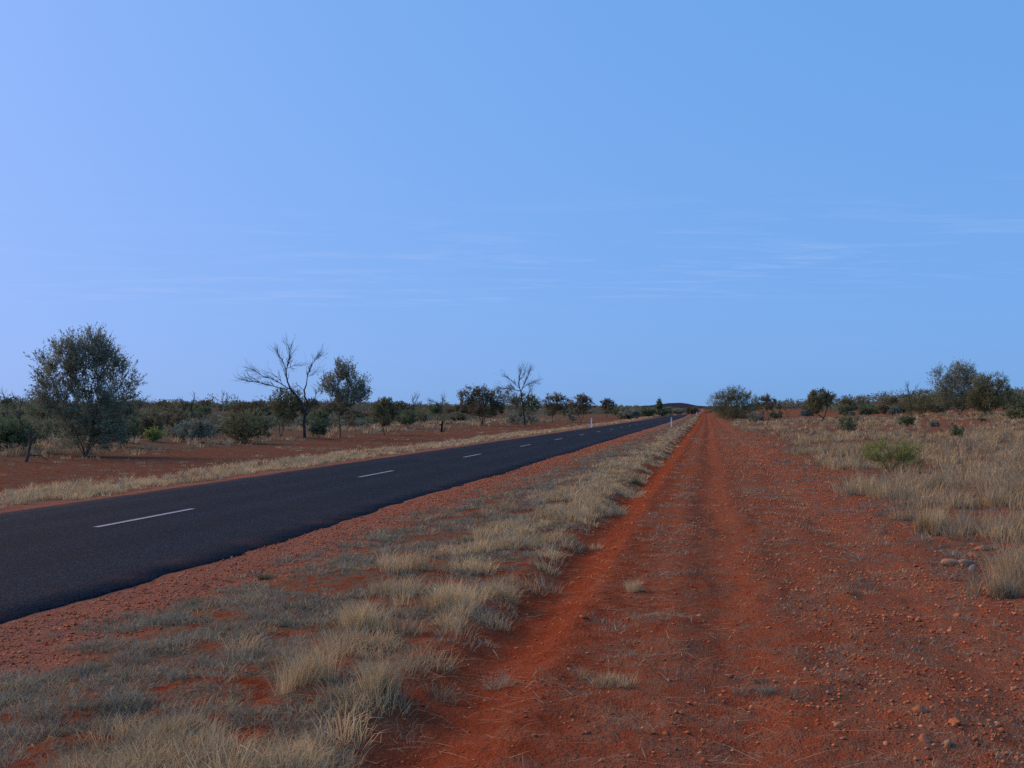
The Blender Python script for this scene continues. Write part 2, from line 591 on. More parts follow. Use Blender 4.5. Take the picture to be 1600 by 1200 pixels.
for k in range(-1, 30):
    y0 = 14.2 + 12 * k
    yy = np.linspace(y0, y0 + 3, 9)
    wl = 0.055 + 0.006 * fbm(yy * 3, yy * 0, 90 + k, 2)
    frac = (CEN - ROAD_L) / (ROAD_R - ROAD_L)
    zt = 0.022 + 0.022 * (1 - (2 * frac - 1) ** 2) + 0.0085
    sx = road_shift(yy) + CEN
    v = np.concatenate((np.stack((sx - wl, yy, yy * 0 + zt), 1), np.stack((sx + wl, yy, yy * 0 + zt), 1)))
    n = len(yy)
    f = [(i, i + n, i + n + 1, i + 1) for i in range(n - 1)]
    link('centre_line_dash', mesh_from('centre_line_dash', v, f, M_PAINT), road)



# ------------------------------------------------------------------ woody plants
def tubes(segs, sides=5, tone=(0.1, 0.08, 0.06), var=0.2):
    """segs: list of (p0, p1, r0, r1) tapered limbs, returned as verts, faces, colours"""
    p0 = np.array([s[0] for s in segs], float)
    p1 = np.array([s[1] for s in segs], float)
    r0 = np.array([s[2] for s in segs], float)
    r1 = np.array([s[3] for s in segs], float)
    d = p1 - p0
    d /= np.linalg.norm(d, axis=1, keepdims=True) + 1e-9
    ref = np.where(np.abs(d[:, 2:3]) > 0.9, np.array([[1.0, 0, 0]]), np.array([[0, 0, 1.0]]))
    a = np.cross(d, ref)
    a /= np.linalg.norm(a, axis=1, keepdims=True) + 1e-9
    b = np.cross(d, a)
    n = len(segs)
    V = np.zeros((n, 2 * sides, 3))
    for k in range(sides):
        t = 2 * math.pi * k / sides
        o = math.cos(t) * a + math.sin(t) * b
        V[:, k] = p0 + o * r0[:, None]
        V[:, sides + k] = p1 + o * r1[:, None]
    base = (np.arange(n) * 2 * sides)[:, None]
    F = []
    for k in range(sides):
        k2 = (k + 1) % sides
        F.append(base + np.array([[k, k2, sides + k2, sides + k]]))
    F = np.concatenate(F)
    C = np.array(tone)[None, :] * (1 + var * (rng.random((n, 1)) * 2 - 1))
    C = np.repeat(C, 2 * sides, axis=0)
    return V.reshape(-1, 3), F, C


def skeleton(stems, clusters, step, tip_r, rexp=2.3, lift=0.35):
    """join leaf clusters to the stems by curved limbs, thickened towards the base"""
    P, par = [], []
    for st in stems:
        prev = -1
        for p in st:
            P.append(np.array(p, float))
            par.append(prev)
            prev = len(P) - 1
    tips = []
    if len(clusters):
        base = np.mean([s[0] for s in stems], axis=0)
        order = np.argsort(np.linalg.norm(clusters - base, axis=1))
        for ci in order:
            c = clusters[ci]
            A = np.array(P)
            dv = c - A
            dist = np.linalg.norm(dv, axis=1)
            hd = np.hypot(dv[:, 0], dv[:, 1])
            cost = dist + 1.2 * np.clip(0.25 * hd - dv[:, 2], 0, None)
            j = int(np.argmin(cost))
            L = dist[j]
            m = max(1, int(L / step))
            pj = P[j]
            prev = j
            for q in range(1, m + 1):
                t = q / m
                pt = pj + (c - pj) * t
                pt = pt + np.array((0, 0, -lift * L * 0.35 * math.sin(math.pi * t)))
                if q < m:
                    pt = pt + rng.normal(0, 0.05 * step, 3)
                P.append(pt)
                par.append(prev)
                prev = len(P) - 1
            tips.append((prev, ci))
    n = len(P)
    acc = np.zeros(n)
    has = np.zeros(n, bool)
    for i in range(n - 1, -1, -1):
        if not has[i]:
            acc[i] = tip_r ** rexp
        if par[i] >= 0:
            acc[par[i]] += acc[i]
            has[par[i]] = True
    rad = acc ** (1 / rexp)
    segs = [(P[par[i]], P[i], min(rad[par[i]], rad[i] * 1.5), rad[i]) for i in range(n) if par[i] >= 0]
    # direction in which each cluster's limb arrives
    dirs = {}
    for i, ci in tips:
        d = P[i] - P[par[i]]
        dirs[ci] = d / (np.linalg.norm(d) + 1e-9)
    return segs, dirs


def foliage(clusters, dirs, n_twig, twig_len, n_leaf, leaf_len, leaf_w, tone, var=0.25, spread=0.8, up=0.35, droop=0.0, tone2=None):
    """sprays of leaf-sized faces on short twigs round every cluster"""
    K = len(clusters)
    D = np.array([dirs.get(i, np.array((0, 0, 1.0))) for i in range(K)])
    c = np.repeat(clusters, n_twig, axis=0)
    d = np.repeat(D, n_twig, axis=0)
    t = d + rng.normal(0, spread, c.shape) + np.array((0, 0, up))
    t /= np.linalg.norm(t, axis=1, keepdims=True)
    ln = twig_len * (0.5 + 0.8 * rng.random(len(c)))
    start = c - d * 0.25 * twig_len + rng.normal(0, 0.16 * twig_len, c.shape)
    ctone = np.repeat(1 + var * (rng.random((K, 1)) * 2 - 1), n_twig, axis=0)
    u = np.repeat(rng.random((len(c), 1)), n_leaf, axis=0) * 0 + (rng.random((len(c) * n_leaf, 1)))
    tt = np.repeat(t, n_leaf, axis=0)
    pos = np.repeat(start, n_leaf, axis=0) + tt * u * np.repeat(ln, n_leaf)[:, None]
    pos[:, 2] -= droop * u[:, 0] ** 2 * np.repeat(ln, n_leaf)
    N = len(pos)
    ld = tt + rng.normal(0, 0.55, (N, 3))
    ld /= np.linalg.norm(ld, axis=1, keepdims=True)
    sd_ = np.cross(ld, rng.normal(0, 1, (N, 3)))
    sd_ /= np.linalg.norm(sd_, axis=1, keepdims=True) + 1e-9
    L = leaf_len * (0.6 + 0.7 * rng.random((N, 1)))
    W = leaf_w * (0.6 + 0.7 * rng.random((N, 1)))
    V = np.stack((pos, pos + ld * L * 0.5 + sd_ * W * 0.5, pos + ld * L, pos + ld * L * 0.5 - sd_ * W * 0.5), 1)
    F = np.arange(N * 4).reshape(N, 4)
    col = np.array(tone)[None, :] * np.repeat(ctone, n_leaf, axis=0) * (1 + 0.22 * (rng.random((N, 1)) * 2 - 1))
    if tone2 is not None:
        sel = rng.random((N, 1)) < 0.18
        col = np.where(sel, np.array(tone2)[None, :], col)
    return V.reshape(-1, 3), F, np.repeat(col, 4, axis=0)


def crown_points(lobes, n, w, h, seed, gap=0.0, shell=0.45, flat=1.0):
    """points in a union of lobes; u across (-1..1 of half width), v up (0..1 of height)"""
    r_ = np.random.default_rng(seed)
    pts = []
    vol = np.array([l[2] * l[2] * l[3] for l in lobes])
    vol = vol / vol.sum()
    while len(pts) < n:
        l = lobes[r_.choice(len(lobes), p=vol)]
        q = r_.normal(0, 1, 3)
        q = q / np.linalg.norm(q) * r_.random() ** shell
        dep = l[4] if len(l) > 4 else 0.0
        p = np.array(((l[0] + q[0] * l[2]) * w / 2, dep * w / 2 + q[1] * l[2] * w / 2 * flat, (l[1] + q[2] * l[3]) * h))
        if p[2] < 0.03 * h:
            continue
        if gap and float(vnoise(p[0] / w * 7 + p[1] / w * 5, p[2] / h * 6 + seed, seed)) < gap:
            continue
        pts.append(p)
    pts = np.array(pts)
    return pts


PLANT_KINDS = dict(
    acacia=dict(tone=(.215,.235,.155), tone2=(.31,.315,.20), bark=(0.09, 0.075, 0.06)),
    mulga=dict(tone=(0.165, 0.145, 0.085), tone2=(0.22, 0.175, 0.1), bark=(0.07, 0.055, 0.045)),
    green=dict(tone=(0.15, 0.19, 0.095), tone2=(0.2, 0.24, 0.13), bark=(0.08, 0.065, 0.05)),
    olive=dict(tone=(0.185, 0.19, 0.095), tone2=(0.24, 0.24, 0.12), bark=(0.08, 0.065, 0.05)),
    grey=dict(tone=(0.24, 0.265, 0.19), tone2=(0.3, 0.32, 0.23), bark=(0.12, 0.10, 0.085)),
    bright=dict(tone=(.27,.30,.085), tone2=(.34,.35,.14), bark=(0.12, 0.11, 0.06)),
)


def make_plant(w, h, lobes, kind, n_cl, stems=1, trunk_h=0.25, lean=(0.0, 0.0), leaf=(0.09, 0.022), n_twig=9, n_leaf=10,
               twig=0.32, tip=0.006, seed=1, gap=0.28, spread=0.75, up=0.35, stem_spread=0.25, flat=1.0, shell=0.45, dead=0):
    """returns (trunk mesh data, crown mesh data), origin at the foot of the plant"""
    k = PLANT_KINDS[kind]
    r_ = np.random.default_rng(seed)
    cl = crown_points(lobes, n_cl, w, h, seed, gap, shell, flat)
    size = math.sqrt(w * h)
    leaf = (max(leaf[0] * 1.12, 0.023 * size), max(leaf[1] * 1.5, 0.0056 * size))
    n_leaf = int(n_leaf * 1.15)
    twig = max(twig, 0.105 * size)
    st = []
    for s in range(stems):
        a = 2 * math.pi * (s + r_.random() * 0.6) / max(stems, 1)
        sp = 0 if stems == 1 else stem_spread * (0.5 + r_.random())
        th = trunk_h * h * (0.8 + 0.4 * r_.random())
        pts = []
        for q in range(6):
            t = q / 5
            pts.append((math.cos(a) * (0.02 * w * (stems > 1) * (q > 0) + sp * th * t ** 1.2) + lean[0] * th * t + 0.02 * th * r_.normal() * (q > 0),
                        math.sin(a) * (0.02 * w * (stems > 1) * (q > 0) + sp * th * t ** 1.2) + lean[1] * th * t + 0.02 * th * r_.normal() * (q > 0),
                        -0.06 + (th + 0.06) * t))
        st.append(pts)
    segs, dirs = skeleton(st, cl, max(0.12, 0.07 * h), tip)
    # sprays point away from the foot of the plant
    for i in range(len(cl)):
        o = cl[i] - np.array((0, 0, 0.15 * h))
        o = o / (np.linalg.norm(o) + 1e-9)
        dd = 0.5 * dirs[i] + 0.8 * o
        dirs[i] = dd / np.linalg.norm(dd)
    v, f, c = tubes(segs, 5, k['bark'])
    tm = mesh_from('trunk', v, f, M_BARK, c, smooth=True)
    v, f, c = foliage(cl, dirs, n_twig, twig, n_leaf, leaf[0], leaf[1], k['tone'], 0.3, spread, up, tone2=k['tone2'])
    v[:, 2] = np.maximum(v[:, 2], 0.01)
    cm = mesh_from('crown', v, f, M_LEAF, c)
    return tm, cm


def place_plant(name, meshes, pos, label, cat, group=None, rot=0.0, scale=1.0, parts=('trunk', 'crown')):
    e = link(name, None, loc=pos, label=label, category=cat)
    e.empty_display_size = 0.2
    e.rotation_euler = (0, 0, rot)
    e.scale = (scale, scale, scale) if isinstance(scale, (int, float)) else scale
    if group:
        e['group'] = group
    for pn, me in zip(parts, meshes):
        link(pn, me, e)
    return e


FACE = TH            # plants are laid out across the line of sight, then stay put


def plant_at(name, label, cat, bx, by, x0, x1, ytop, lobes, kind, n_cl, group=None, **kw):
    """a plant whose foot shows at photo pixel (bx, by) and whose crown spans x0..x1 up to ytop; sized in metres at that distance"""
    p = ground_at(bx, by)
    s = ppm(p)
    w, h = (x1 - x0) / s, (by - ytop) / s
    off = ((x0 + x1) / 2 - bx) / ((x1 - x0) / 2)
    lobes = [(l[0] + off, *l[1:]) for l in lobes]
    me = make_plant(w, h, lobes, kind, n_cl, **kw)
    parts = ('trunk', 'crown') if cat == 'tree' else ('stem', 'foliage')
    return place_plant(name, me, p, label, cat, group, rot=math.atan2(-p[0], p[1]), parts=parts)


BALL = [(0, 0.55, 0.80, 0.42), (-0.45, 0.45, 0.5, 0.34), (0.45, 0.47, 0.5, 0.34), (0, 0.3, 0.8, 0.26)]
HIGH = [(0, 0.72, 0.72, 0.24), (-0.5, 0.62, 0.45, 0.2), (0.5, 0.62, 0.45, 0.2), (0.1, 0.82, 0.4, 0.16)]

# the trees along the far side of the road
plant_at('acacia_tree', 'large bushy grey-green acacia, the tallest leafy tree beyond the road', 'tree', 134, 713, 45, 228, 513,
         [(-0.05, 0.72, 0.38, 0.27), (-0.48, 0.60, 0.40, 0.22), (0.50, 0.52, 0.42, 0.22), (-0.68, 0.45, 0.30, 0.13), (0.28, 0.72, 0.34, 0.18),
          (-0.28, 0.78, 0.26, 0.16), (0.05, 0.34, 0.62, 0.22), (0.1, 0.17, 0.5, 0.14), (0.10, 0.88, 0.22, 0.10), (0.72, 0.42, 0.22, 0.12)], 'acacia', 480,
         stems=6, trunk_h=0.40, stem_spread=0.42, leaf=(0.085, 0.016), n_twig=9, n_leaf=13, twig=0.46, tip=0.0052, seed=4, gap=0.22, spread=0.30, up=0.18, shell=0.40)
plant_at('shrub', 'dark rounded shrub crowding the foot of the large acacia', 'shrub', 190, 699, 160, 226, 632, BALL, 'green', 90,
         stems=4, trunk_h=0.3, leaf=(0.07, 0.022), n_twig=8, n_leaf=10, twig=0.25, seed=5, gap=0.2)
plant_at('mulga_tree', 'dark olive tree growing close behind the forked dead tree', 'tree', 440, 682, 411, 486, 603, HIGH + [(-0.1, 0.42, 0.6, 0.22)], 'olive', 130,
         stems=2, trunk_h=0.35, leaf=(0.10, 0.026), n_twig=8, n_leaf=9, twig=0.32, seed=7, gap=0.3)
plant_at('acacia_tree', 'slender-trunked grey-green tree with an open crown beside the forked dead tree', 'tree', 531, 684, 493, 582, 559,
         [(0.0, 0.78, 0.42, 0.17), (-0.5, 0.62, 0.38, 0.17), (0.52, 0.60, 0.40, 0.17), (0.05, 0.50, 0.6, 0.13), (-0.2, 0.84, 0.24, 0.12), (0.3, 0.86, 0.2, 0.10)], 'acacia', 280,
         stems=1, trunk_h=0.30, leaf=(0.10, 0.024), n_twig=8, n_leaf=8, twig=0.36, tip=0.006, seed=9, gap=0.2, spread=0.4)
plant_at('shrub', 'small dense green bush between the dead tree and the slender tree', 'shrub', 498, 685, 481, 515, 652, BALL, 'green', 55,
         stems=4, trunk_h=0.25, leaf=(0.08, 0.03), n_twig=8, n_leaf=9, twig=0.22, seed=11, gap=0.15)
plant_at('shrub', 'dome-shaped dark green shrub on a short bent stem', 'shrub', 601, 680, 573, 628, 622, HIGH + [(0, 0.5, 0.7, 0.2)], 'olive', 110,
         stems=2, trunk_h=0.3, leaf=(0.09, 0.03), n_twig=8, n_leaf=9, twig=0.25, seed=13, gap=0.15)
plant_at('shrub', 'low round green shrub next to the dome-shaped shrub', 'shrub', 637, 669, 619, 653, 639, BALL, 'green', 60,
         stems=3, trunk_h=0.25, leaf=(0.10, 0.035), n_twig=8, n_leaf=9, twig=0.25, seed=15, gap=0.15)
plant_at('shrub', 'wide dull green bush left of the forked dead tree', 'shrub', 385, 692, 340, 432, 637, BALL + [(-0.6, 0.4, 0.3, 0.3)], 'olive', 150,
         stems=5, trunk_h=0.3, leaf=(0.09, 0.028), n_twig=8, n_leaf=9, twig=0.3, seed=17, gap=0.22)
plant_at('saltbush', 'pale grey-green bush in the gap between the acacia and the wide bush', 'shrub', 300, 690, 262, 338, 650, BALL, 'grey', 110,
         stems=5, trunk_h=0.25, leaf=(0.08, 0.028), n_twig=8, n_leaf=9, twig=0.25, seed=19, gap=0.25)
plant_at('shrub', 'small bright green bush near the acacia', 'shrub', 238, 690, 222, 256, 668, BALL, 'bright', 50,
         stems=4, trunk_h=0.2, leaf=(0.06, 0.025), n_twig=8, n_leaf=9, twig=0.2, seed=20, gap=0.15)
plant_at('shrub', 'dull green bush behind the leaning dead stump', 'shrub', 12, 704, -40, 62, 648, BALL, 'green', 130,
         stems=5, trunk_h=0.25, leaf=(0.08, 0.026), n_twig=8, n_leaf=9, twig=0.28, seed=21, gap=0.25)
# dark stand in the middle distance
plant_at('mulga_tree', 'broad dark mulga tree, biggest of the stand in the middle distance', 'tree', 754, 664, 713, 792, 599,
         [(-0.55, 0.70, 0.36, 0.24), (-0.05, 0.74, 0.36, 0.24), (0.42, 0.68, 0.36, 0.24), (0, 0.42, 0.85, 0.22), (0.6, 0.45, 0.35, 0.25)], 'mulga', 210,
         stems=3, trunk_h=0.4, leaf=(0.15, 0.045), n_twig=8, n_leaf=9, twig=0.42, tip=0.01, seed=23, gap=0.28)
plant_at('mulga_tree', 'dark olive tree just behind the pale-trunked dead tree', 'tree', 830, 662, 795, 848, 613, HIGH + [(0, 0.45, 0.7, 0.2)], 'olive', 110,
         stems=2, trunk_h=0.35, leaf=(0.15, 0.045), n_twig=8, n_leaf=8, twig=0.4, tip=0.01, seed=25, gap=0.28)
plant_at('mulga_tree', 'small dark tree tangled with the lower limbs of the pale-trunked dead tree', 'tree', 803, 663, 778, 817, 598, HIGH + [(0.2, 0.5, 0.5, 0.2)], 'mulga', 70,
         stems=2, trunk_h=0.45, leaf=(0.13, 0.035), n_twig=7, n_leaf=6, twig=0.4, tip=0.008, seed=26, gap=0.38)
plant_at('mulga_tree', 'dark tree with bare trunk right of the pale-trunked dead tree', 'tree', 863, 660, 842, 893, 613, HIGH + [(0, 0.48, 0.7, 0.18)], 'mulga', 110,
         stems=1, trunk_h=0.42, leaf=(0.16, 0.05), n_twig=8, n_leaf=8, twig=0.4, tip=0.01, seed=27, gap=0.25)
plant_at('mulga_tree', 'dark tree with a notched crown at the end of the stand', 'tree', 908, 661, 886, 930, 614, HIGH + [(0, 0.45, 0.75, 0.2)], 'mulga', 110,
         stems=2, trunk_h=0.4, leaf=(0.16, 0.05), n_twig=8, n_leaf=8, twig=0.4, tip=0.01, seed=29, gap=0.25)
plant_at('saltbush', 'pale grey-green bush at the foot of the notched dark tree', 'shrub', 893, 659, 880, 908, 634, BALL, 'grey', 55,
         stems=3, trunk_h=0.25, leaf=(0.14, 0.05), n_twig=8, n_leaf=8, twig=0.3, seed=31, gap=0.15)
plant_at('saltbush', 'soft green bush around the foot of the pale-trunked dead tree', 'shrub', 806, 664, 785, 845, 645, BALL, 'grey', 75,
         stems=4, trunk_h=0.2, leaf=(0.13, 0.045), n_twig=8, n_leaf=8, twig=0.3, seed=33, gap=0.2)
plant_at('mulga_tree', 'small round-headed dark tree beyond the white post across the road', 'tree', 948, 653, 934, 963, 623, HIGH + [(0, 0.45, 0.75, 0.22)], 'mulga', 80,
         stems=2, trunk_h=0.35, leaf=(0.2, 0.07), n_twig=7, n_leaf=8, twig=0.5, tip=0.012, seed=35, gap=0.15)
for bx, by, x0, x1, yt, kd, lb in (
        (972, 654, 958, 990, 637, 'green', 'green roadside bush next to the small round-headed tree'),
        (985, 655, 966, 1002, 641, 'grey', 'grey-green roadside bush in front of the green ones, beyond the road'),
        (1012, 651, 996, 1026, 637, 'green', 'green roadside bush below the lone tall tree'),
        (1034, 650.5, 1018, 1052, 637, 'green', 'broad green bush just above the far white post'),
        (1060, 648.5, 1046, 1072, 638, 'grey', 'grey-green bush near where the road vanishes'),
        (1080, 647, 1070, 1092, 637, 'mulga', 'last dark bush before the road vanishes')):
    plant_at('shrub', lb, 'shrub', bx, by, x0, x1, yt, BALL, kd, 60, stems=3, trunk_h=0.25, leaf=(0.35, 0.13), n_twig=6, n_leaf=8, twig=0.8, tip=0.02,
             seed=int(bx), gap=0.15)
plant_at('lone_tree', 'lone thin tree standing above the scrub by the ridge', 'tree', 1029.5, 650, 1022, 1037, 625,
         [(0, 0.55, 0.6, 0.2), (0, 0.85, 0.22, 0.14)], 'green', 40, stems=1, trunk_h=0.6, leaf=(0.35, 0.12), n_twig=6, n_leaf=8, twig=0.7, tip=0.03, seed=41)
# near side of the road
plant_at('wattle_bush', 'big dense round bush at the far end of the dirt track', 'shrub', 1147, 658, 1107, 1184, 603,
         [(0, 0.58, 0.72, 0.40), (-0.5, 0.48, 0.5, 0.36), (0.5, 0.48, 0.5, 0.36), (0, 0.25, 0.85, 0.24), (0, 0.12, 0.8, 0.12), (-0.1, 0.72, 0.45, 0.26)], 'olive', 520,
         stems=6, trunk_h=0.3, leaf=(0.13, 0.03), n_twig=10, n_leaf=8, twig=0.42, tip=0.006, seed=43, gap=0.0, shell=0.42, spread=0.6)
plant_at('saltbush', 'pale blue-green bush at the side of the big round bush', 'shrub', 1182, 661, 1164, 1202, 643, BALL, 'grey', 60,
         stems=4, trunk_h=0.2, leaf=(0.11, 0.04), n_twig=8, n_leaf=8, twig=0.25, seed=45, gap=0.15)
plant_at('mulga_tree', 'dark spreading tree behind the big round bush', 'tree', 1199, 652, 1176, 1216, 615, HIGH + [(0, 0.4, 0.8, 0.25)], 'mulga', 90,
         stems=2, trunk_h=0.35, leaf=(0.18, 0.055), n_twig=8, n_leaf=8, twig=0.4, seed=47, gap=0.2)
plant_at('shrub', 'small vivid green bush at the edge of the dry grass', 'shrub', 1211, 656, 1196, 1226, 641, BALL, 'green', 50,
         stems=4, trunk_h=0.2, leaf=(0.13, 0.05), n_twig=8, n_leaf=8, twig=0.25, seed=49, gap=0.1)
plant_at('saltbush', 'grey shrub with bare forked stems left of the umbrella tree', 'shrub', 1231, 654, 1211, 1262, 623, HIGH, 'grey', 60,
         stems=4, trunk_h=0.4, leaf=(0.13, 0.045), n_twig=6, n_leaf=7, twig=0.35, tip=0.012, seed=51, gap=0.3)
plant_at('umbrella_tree', 'small umbrella-shaped tree on a leaning dark trunk in dry grass', 'tree', 1283, 661, 1257, 1309, 607,
         [(0, 0.70, 0.80, 0.22), (-0.5, 0.58, 0.45, 0.24), (0.5, 0.66, 0.42, 0.22), (-0.1, 0.84, 0.5, 0.13), (-0.3, 0.42, 0.5, 0.14)], 'olive', 170,
         stems=1, trunk_h=0.38, lean=(0.42, 0.0), leaf=(0.13, 0.036), n_twig=9, n_leaf=9, twig=0.35, tip=0.0125, seed=53, gap=0.16)
plant_at('shrub', 'loose dark green bush standing in the dry grass', 'shrub', 1327, 678, 1308, 1345, 645, BALL, 'green', 55,
         stems=5, trunk_h=0.3, leaf=(0.08, 0.025), n_twig=6, n_leaf=7, twig=0.3, seed=55, gap=0.35)
plant_at('shrub', 'compact bright green bush in the dry grass before the tall thicket', 'shrub', 1417, 666, 1403, 1431, 648, BALL, 'green', 55,
         stems=4, trunk_h=0.2, leaf=(0.08, 0.03), n_twig=8, n_leaf=8, twig=0.22, seed=57, gap=0.1)
plant_at('wattle_bush', 'low olive bush leaning against the tall thicket', 'shrub', 1440, 650, 1403, 1480, 608, BALL + [(-0.6, 0.3, 0.4, 0.25), (0.5, 0.6, 0.4, 0.3)], 'olive', 190,
         stems=6, trunk_h=0.3, leaf=(0.13, 0.036), n_twig=9, n_leaf=8, twig=0.42, seed=59, gap=0.16)
plant_at('acacia_tree', 'tallest tree of the thicket, airy crown with a separate knob', 'tree', 1500, 650, 1455, 1548, 563,
         [(-0.72, 0.80, 0.26, 0.15), (0.05, 0.82, 0.42, 0.17), (0.1, 0.62, 0.7, 0.2), (-0.5, 0.52, 0.45, 0.22), (0.4, 0.4, 0.5, 0.22), (-0.2, 0.3, 0.6, 0.2)], 'acacia', 520,
         stems=4, trunk_h=0.42, stem_spread=0.3, leaf=(0.13, 0.034), n_twig=8, n_leaf=8, twig=0.48, tip=0.007, seed=61, gap=0.08, spread=0.6)
plant_at('wattle_bush', 'full dark green bush at the end of the tall thicket', 'shrub', 1550, 650, 1512, 1584, 581, BALL + [(0.2, 0.75, 0.45, 0.22), (-0.4, 0.6, 0.4, 0.25), (-0.6, 0.35, 0.5, 0.3)], 'olive', 400,
         stems=5, trunk_h=0.35, leaf=(0.13, 0.036), n_twig=9, n_leaf=8, twig=0.42, seed=63, gap=0.08)
plant_at('shrub', 'bright green low bush past the end of the thicket', 'shrub', 1588, 657, 1570, 1612, 634, BALL, 'olive', 70,
         stems=4, trunk_h=0.2, leaf=(0.1, 0.034), n_twig=8, n_leaf=8, twig=0.25, seed=65, gap=0.15)
plant_at('green_herb', 'yellow-green leafy weed clump standing in tall dry grass', 'plant', 1392, 737, 1345, 1441, 683,
         [(-0.45, 0.45, 0.5, 0.45), (0.15, 0.48, 0.5, 0.46), (0.6, 0.42, 0.38, 0.42)], 'bright', 170, stems=14, trunk_h=0.35, stem_spread=0.5,
         leaf=(0.045, 0.008), n_twig=7, n_leaf=8, twig=0.2, tip=0.0022, seed=67, gap=0.24, up=0.9, spread=0.4)


# ------------------------------------------------------------------ dead wood
def dead_tree(name, label, base_px, limbs, width_px, twig_px, tone, n_twig, seed, cat='tree'):
    """limbs: list of (list of photo points, start width px, end width px, depth drift in m); bare twigs branch off them"""
    r_ = np.random.default_rng(seed)
    p = ground_at(*base_px)
    s = ppm(p)
    segs, tw = [], []
    yaw = math.atan2(-p[0], p[1])
    fk = limbs[0][0][-1]
    for pts, w0, w1, drift, dens in limbs:
        pts = [(fk[0] + (q[0] - fk[0]) * 0.88, fk[1] + (q[1] - fk[1]) * 0.88) if q[1] < fk[1] and len(limbs) > 5 else q for q in pts]
        n = len(pts)
        P = []
        for i, q in enumerate(pts):
            t = i / max(n - 1, 1)
            P.append(np.array(((q[0] - base_px[0]) / s, drift[0] + (drift[1] - drift[0]) * t, (base_px[1] - q[1]) / s)))
        # resample with a little crookedness
        Q = []
        for a, b in zip(P[:-1], P[1:]):
            m = max(2, int(np.linalg.norm(b - a) / 0.22))
            for k in range(m):
                Q.append(a + (b - a) * k / m + r_.normal(0, 0.018, 3))
        Q.append(P[-1])
        N = len(Q)
        rad = [(0.5 if len(limbs) > 5 else 0.95) * (w0 + (w1 - w0) * i / (N - 1)) / s / 2 for i in range(N)]
        for i in range(N - 1):
            segs.append((Q[i], Q[i + 1], rad[i], rad[i + 1]))
        if dens:
            for i in range(int(N * 0.3), N):
                for _ in range(dens + 2):
                    if r_.random() < 0.75:
                        d = Q[min(i + 1, N - 1)] - Q[max(i - 1, 0)]
                        tw.append((Q[i], d / (np.linalg.norm(d) + 1e-9), twig_px / s * (0.5 + 0.8 * r_.random()) * (1.0 if i > N * 0.5 else 0.6), 0, rad[i]))
    while tw:
        q, d, L, lev, rr = tw.pop()
        dd = d + r_.normal(0, 0.33, 3) + np.array((0, 0, 0.10))
        dd /= np.linalg.norm(dd)
        a, m = q, 4
        r0 = min(rr * 0.7, 0.011 * (0.75 ** lev) + 0.002)
        for k in range(m):
            b = a + dd * L / m
            segs.append((a, b, r0 * (1 - 0.18 * k), r0 * (1 - 0.18 * (k + 1))))
            dd = dd + r_.normal(0, 0.07, 3) + np.array((0, 0, 0.02))
            dd /= np.linalg.norm(dd)
            a = b
            if lev < 2 and r_.random() < (0.7, 0.5)[lev]:
                tw.append((a, dd, L * 0.6, lev + 1, r0))
    big = [g for g in segs if g[2] > 0.014]
    small = [g for g in segs if g[2] <= 0.014]
    e = link(name, None, loc=p, label=label, category=cat)
    e.rotation_euler = (0, 0, yaw)
    v, f, c = tubes(big, 7, tone, 0.15)
    link('trunk', mesh_from('trunk', v, f, M_BARK, c, smooth=True), e)
    if small:
        v, f, c = tubes(small, 3, tone, 0.2)
        link('branches', mesh_from('branches', v, f, M_BARK, c), e, kind='stuff')
    return e


dead_tree('dead_tree', 'forked dead tree with bare branches, taller fork leaning over the scrub', (476, 684), [
    ([(476, 688), (475, 660), (477, 640)], 9.5, 8, (0, 0), 0),
    ([(476, 645), (468, 625), (456, 609), (449, 600)], 7.5, 5.5, (0, -0.2), 0),
    ([(450, 602), (446, 590), (444, 580), (443, 570)], 5, 3.6, (-0.2, -0.3), 1),
    ([(443, 571), (446, 560), (449, 548), (450, 536)], 3.2, 1.2, (-0.3, -0.6), 3),
    ([(443, 572), (438, 558), (432, 546), (428, 539)], 2.4, 0.9, (-0.3, 0.3), 3),
    ([(445, 568), (456, 562), (470, 562)], 1.8, 0.7, (-0.3, 0.5), 2),
    ([(450, 604), (438, 597), (424, 588), (408, 583), (390, 573)], 3.4, 1.0, (-0.2, -0.9), 3),
    ([(446, 604), (432, 602), (416, 597), (398, 593), (372, 588)], 3.4, 0.9, (-0.2, 0.8), 3),
    ([(438, 597), (430, 583), (415, 576)], 1.8, 0.7, (-0.3, -0.5), 2),
    ([(477, 645), (481, 628), (476, 618), (475, 606), (478, 596)], 6.5, 4, (0, 0.3), 0),
    ([(478, 597), (480, 580), (485, 566), (493, 552), (497, 546)], 3.2, 0.9, (0.3, 0.6), 3),
    ([(480, 582), (488, 577), (496, 572)], 1.5, 0.6, (0.35, 0.1), 2),
    ([(475, 606), (466, 598), (458, 600), (452, 608)], 1.8, 0.8, (0.3, 0.8), 1),
    ([(478, 650), (490, 630), (496, 612)], 4, 1.5, (0, 0.6), 1)], 9, 15, (0.075, 0.062, 0.055), 3, 71)
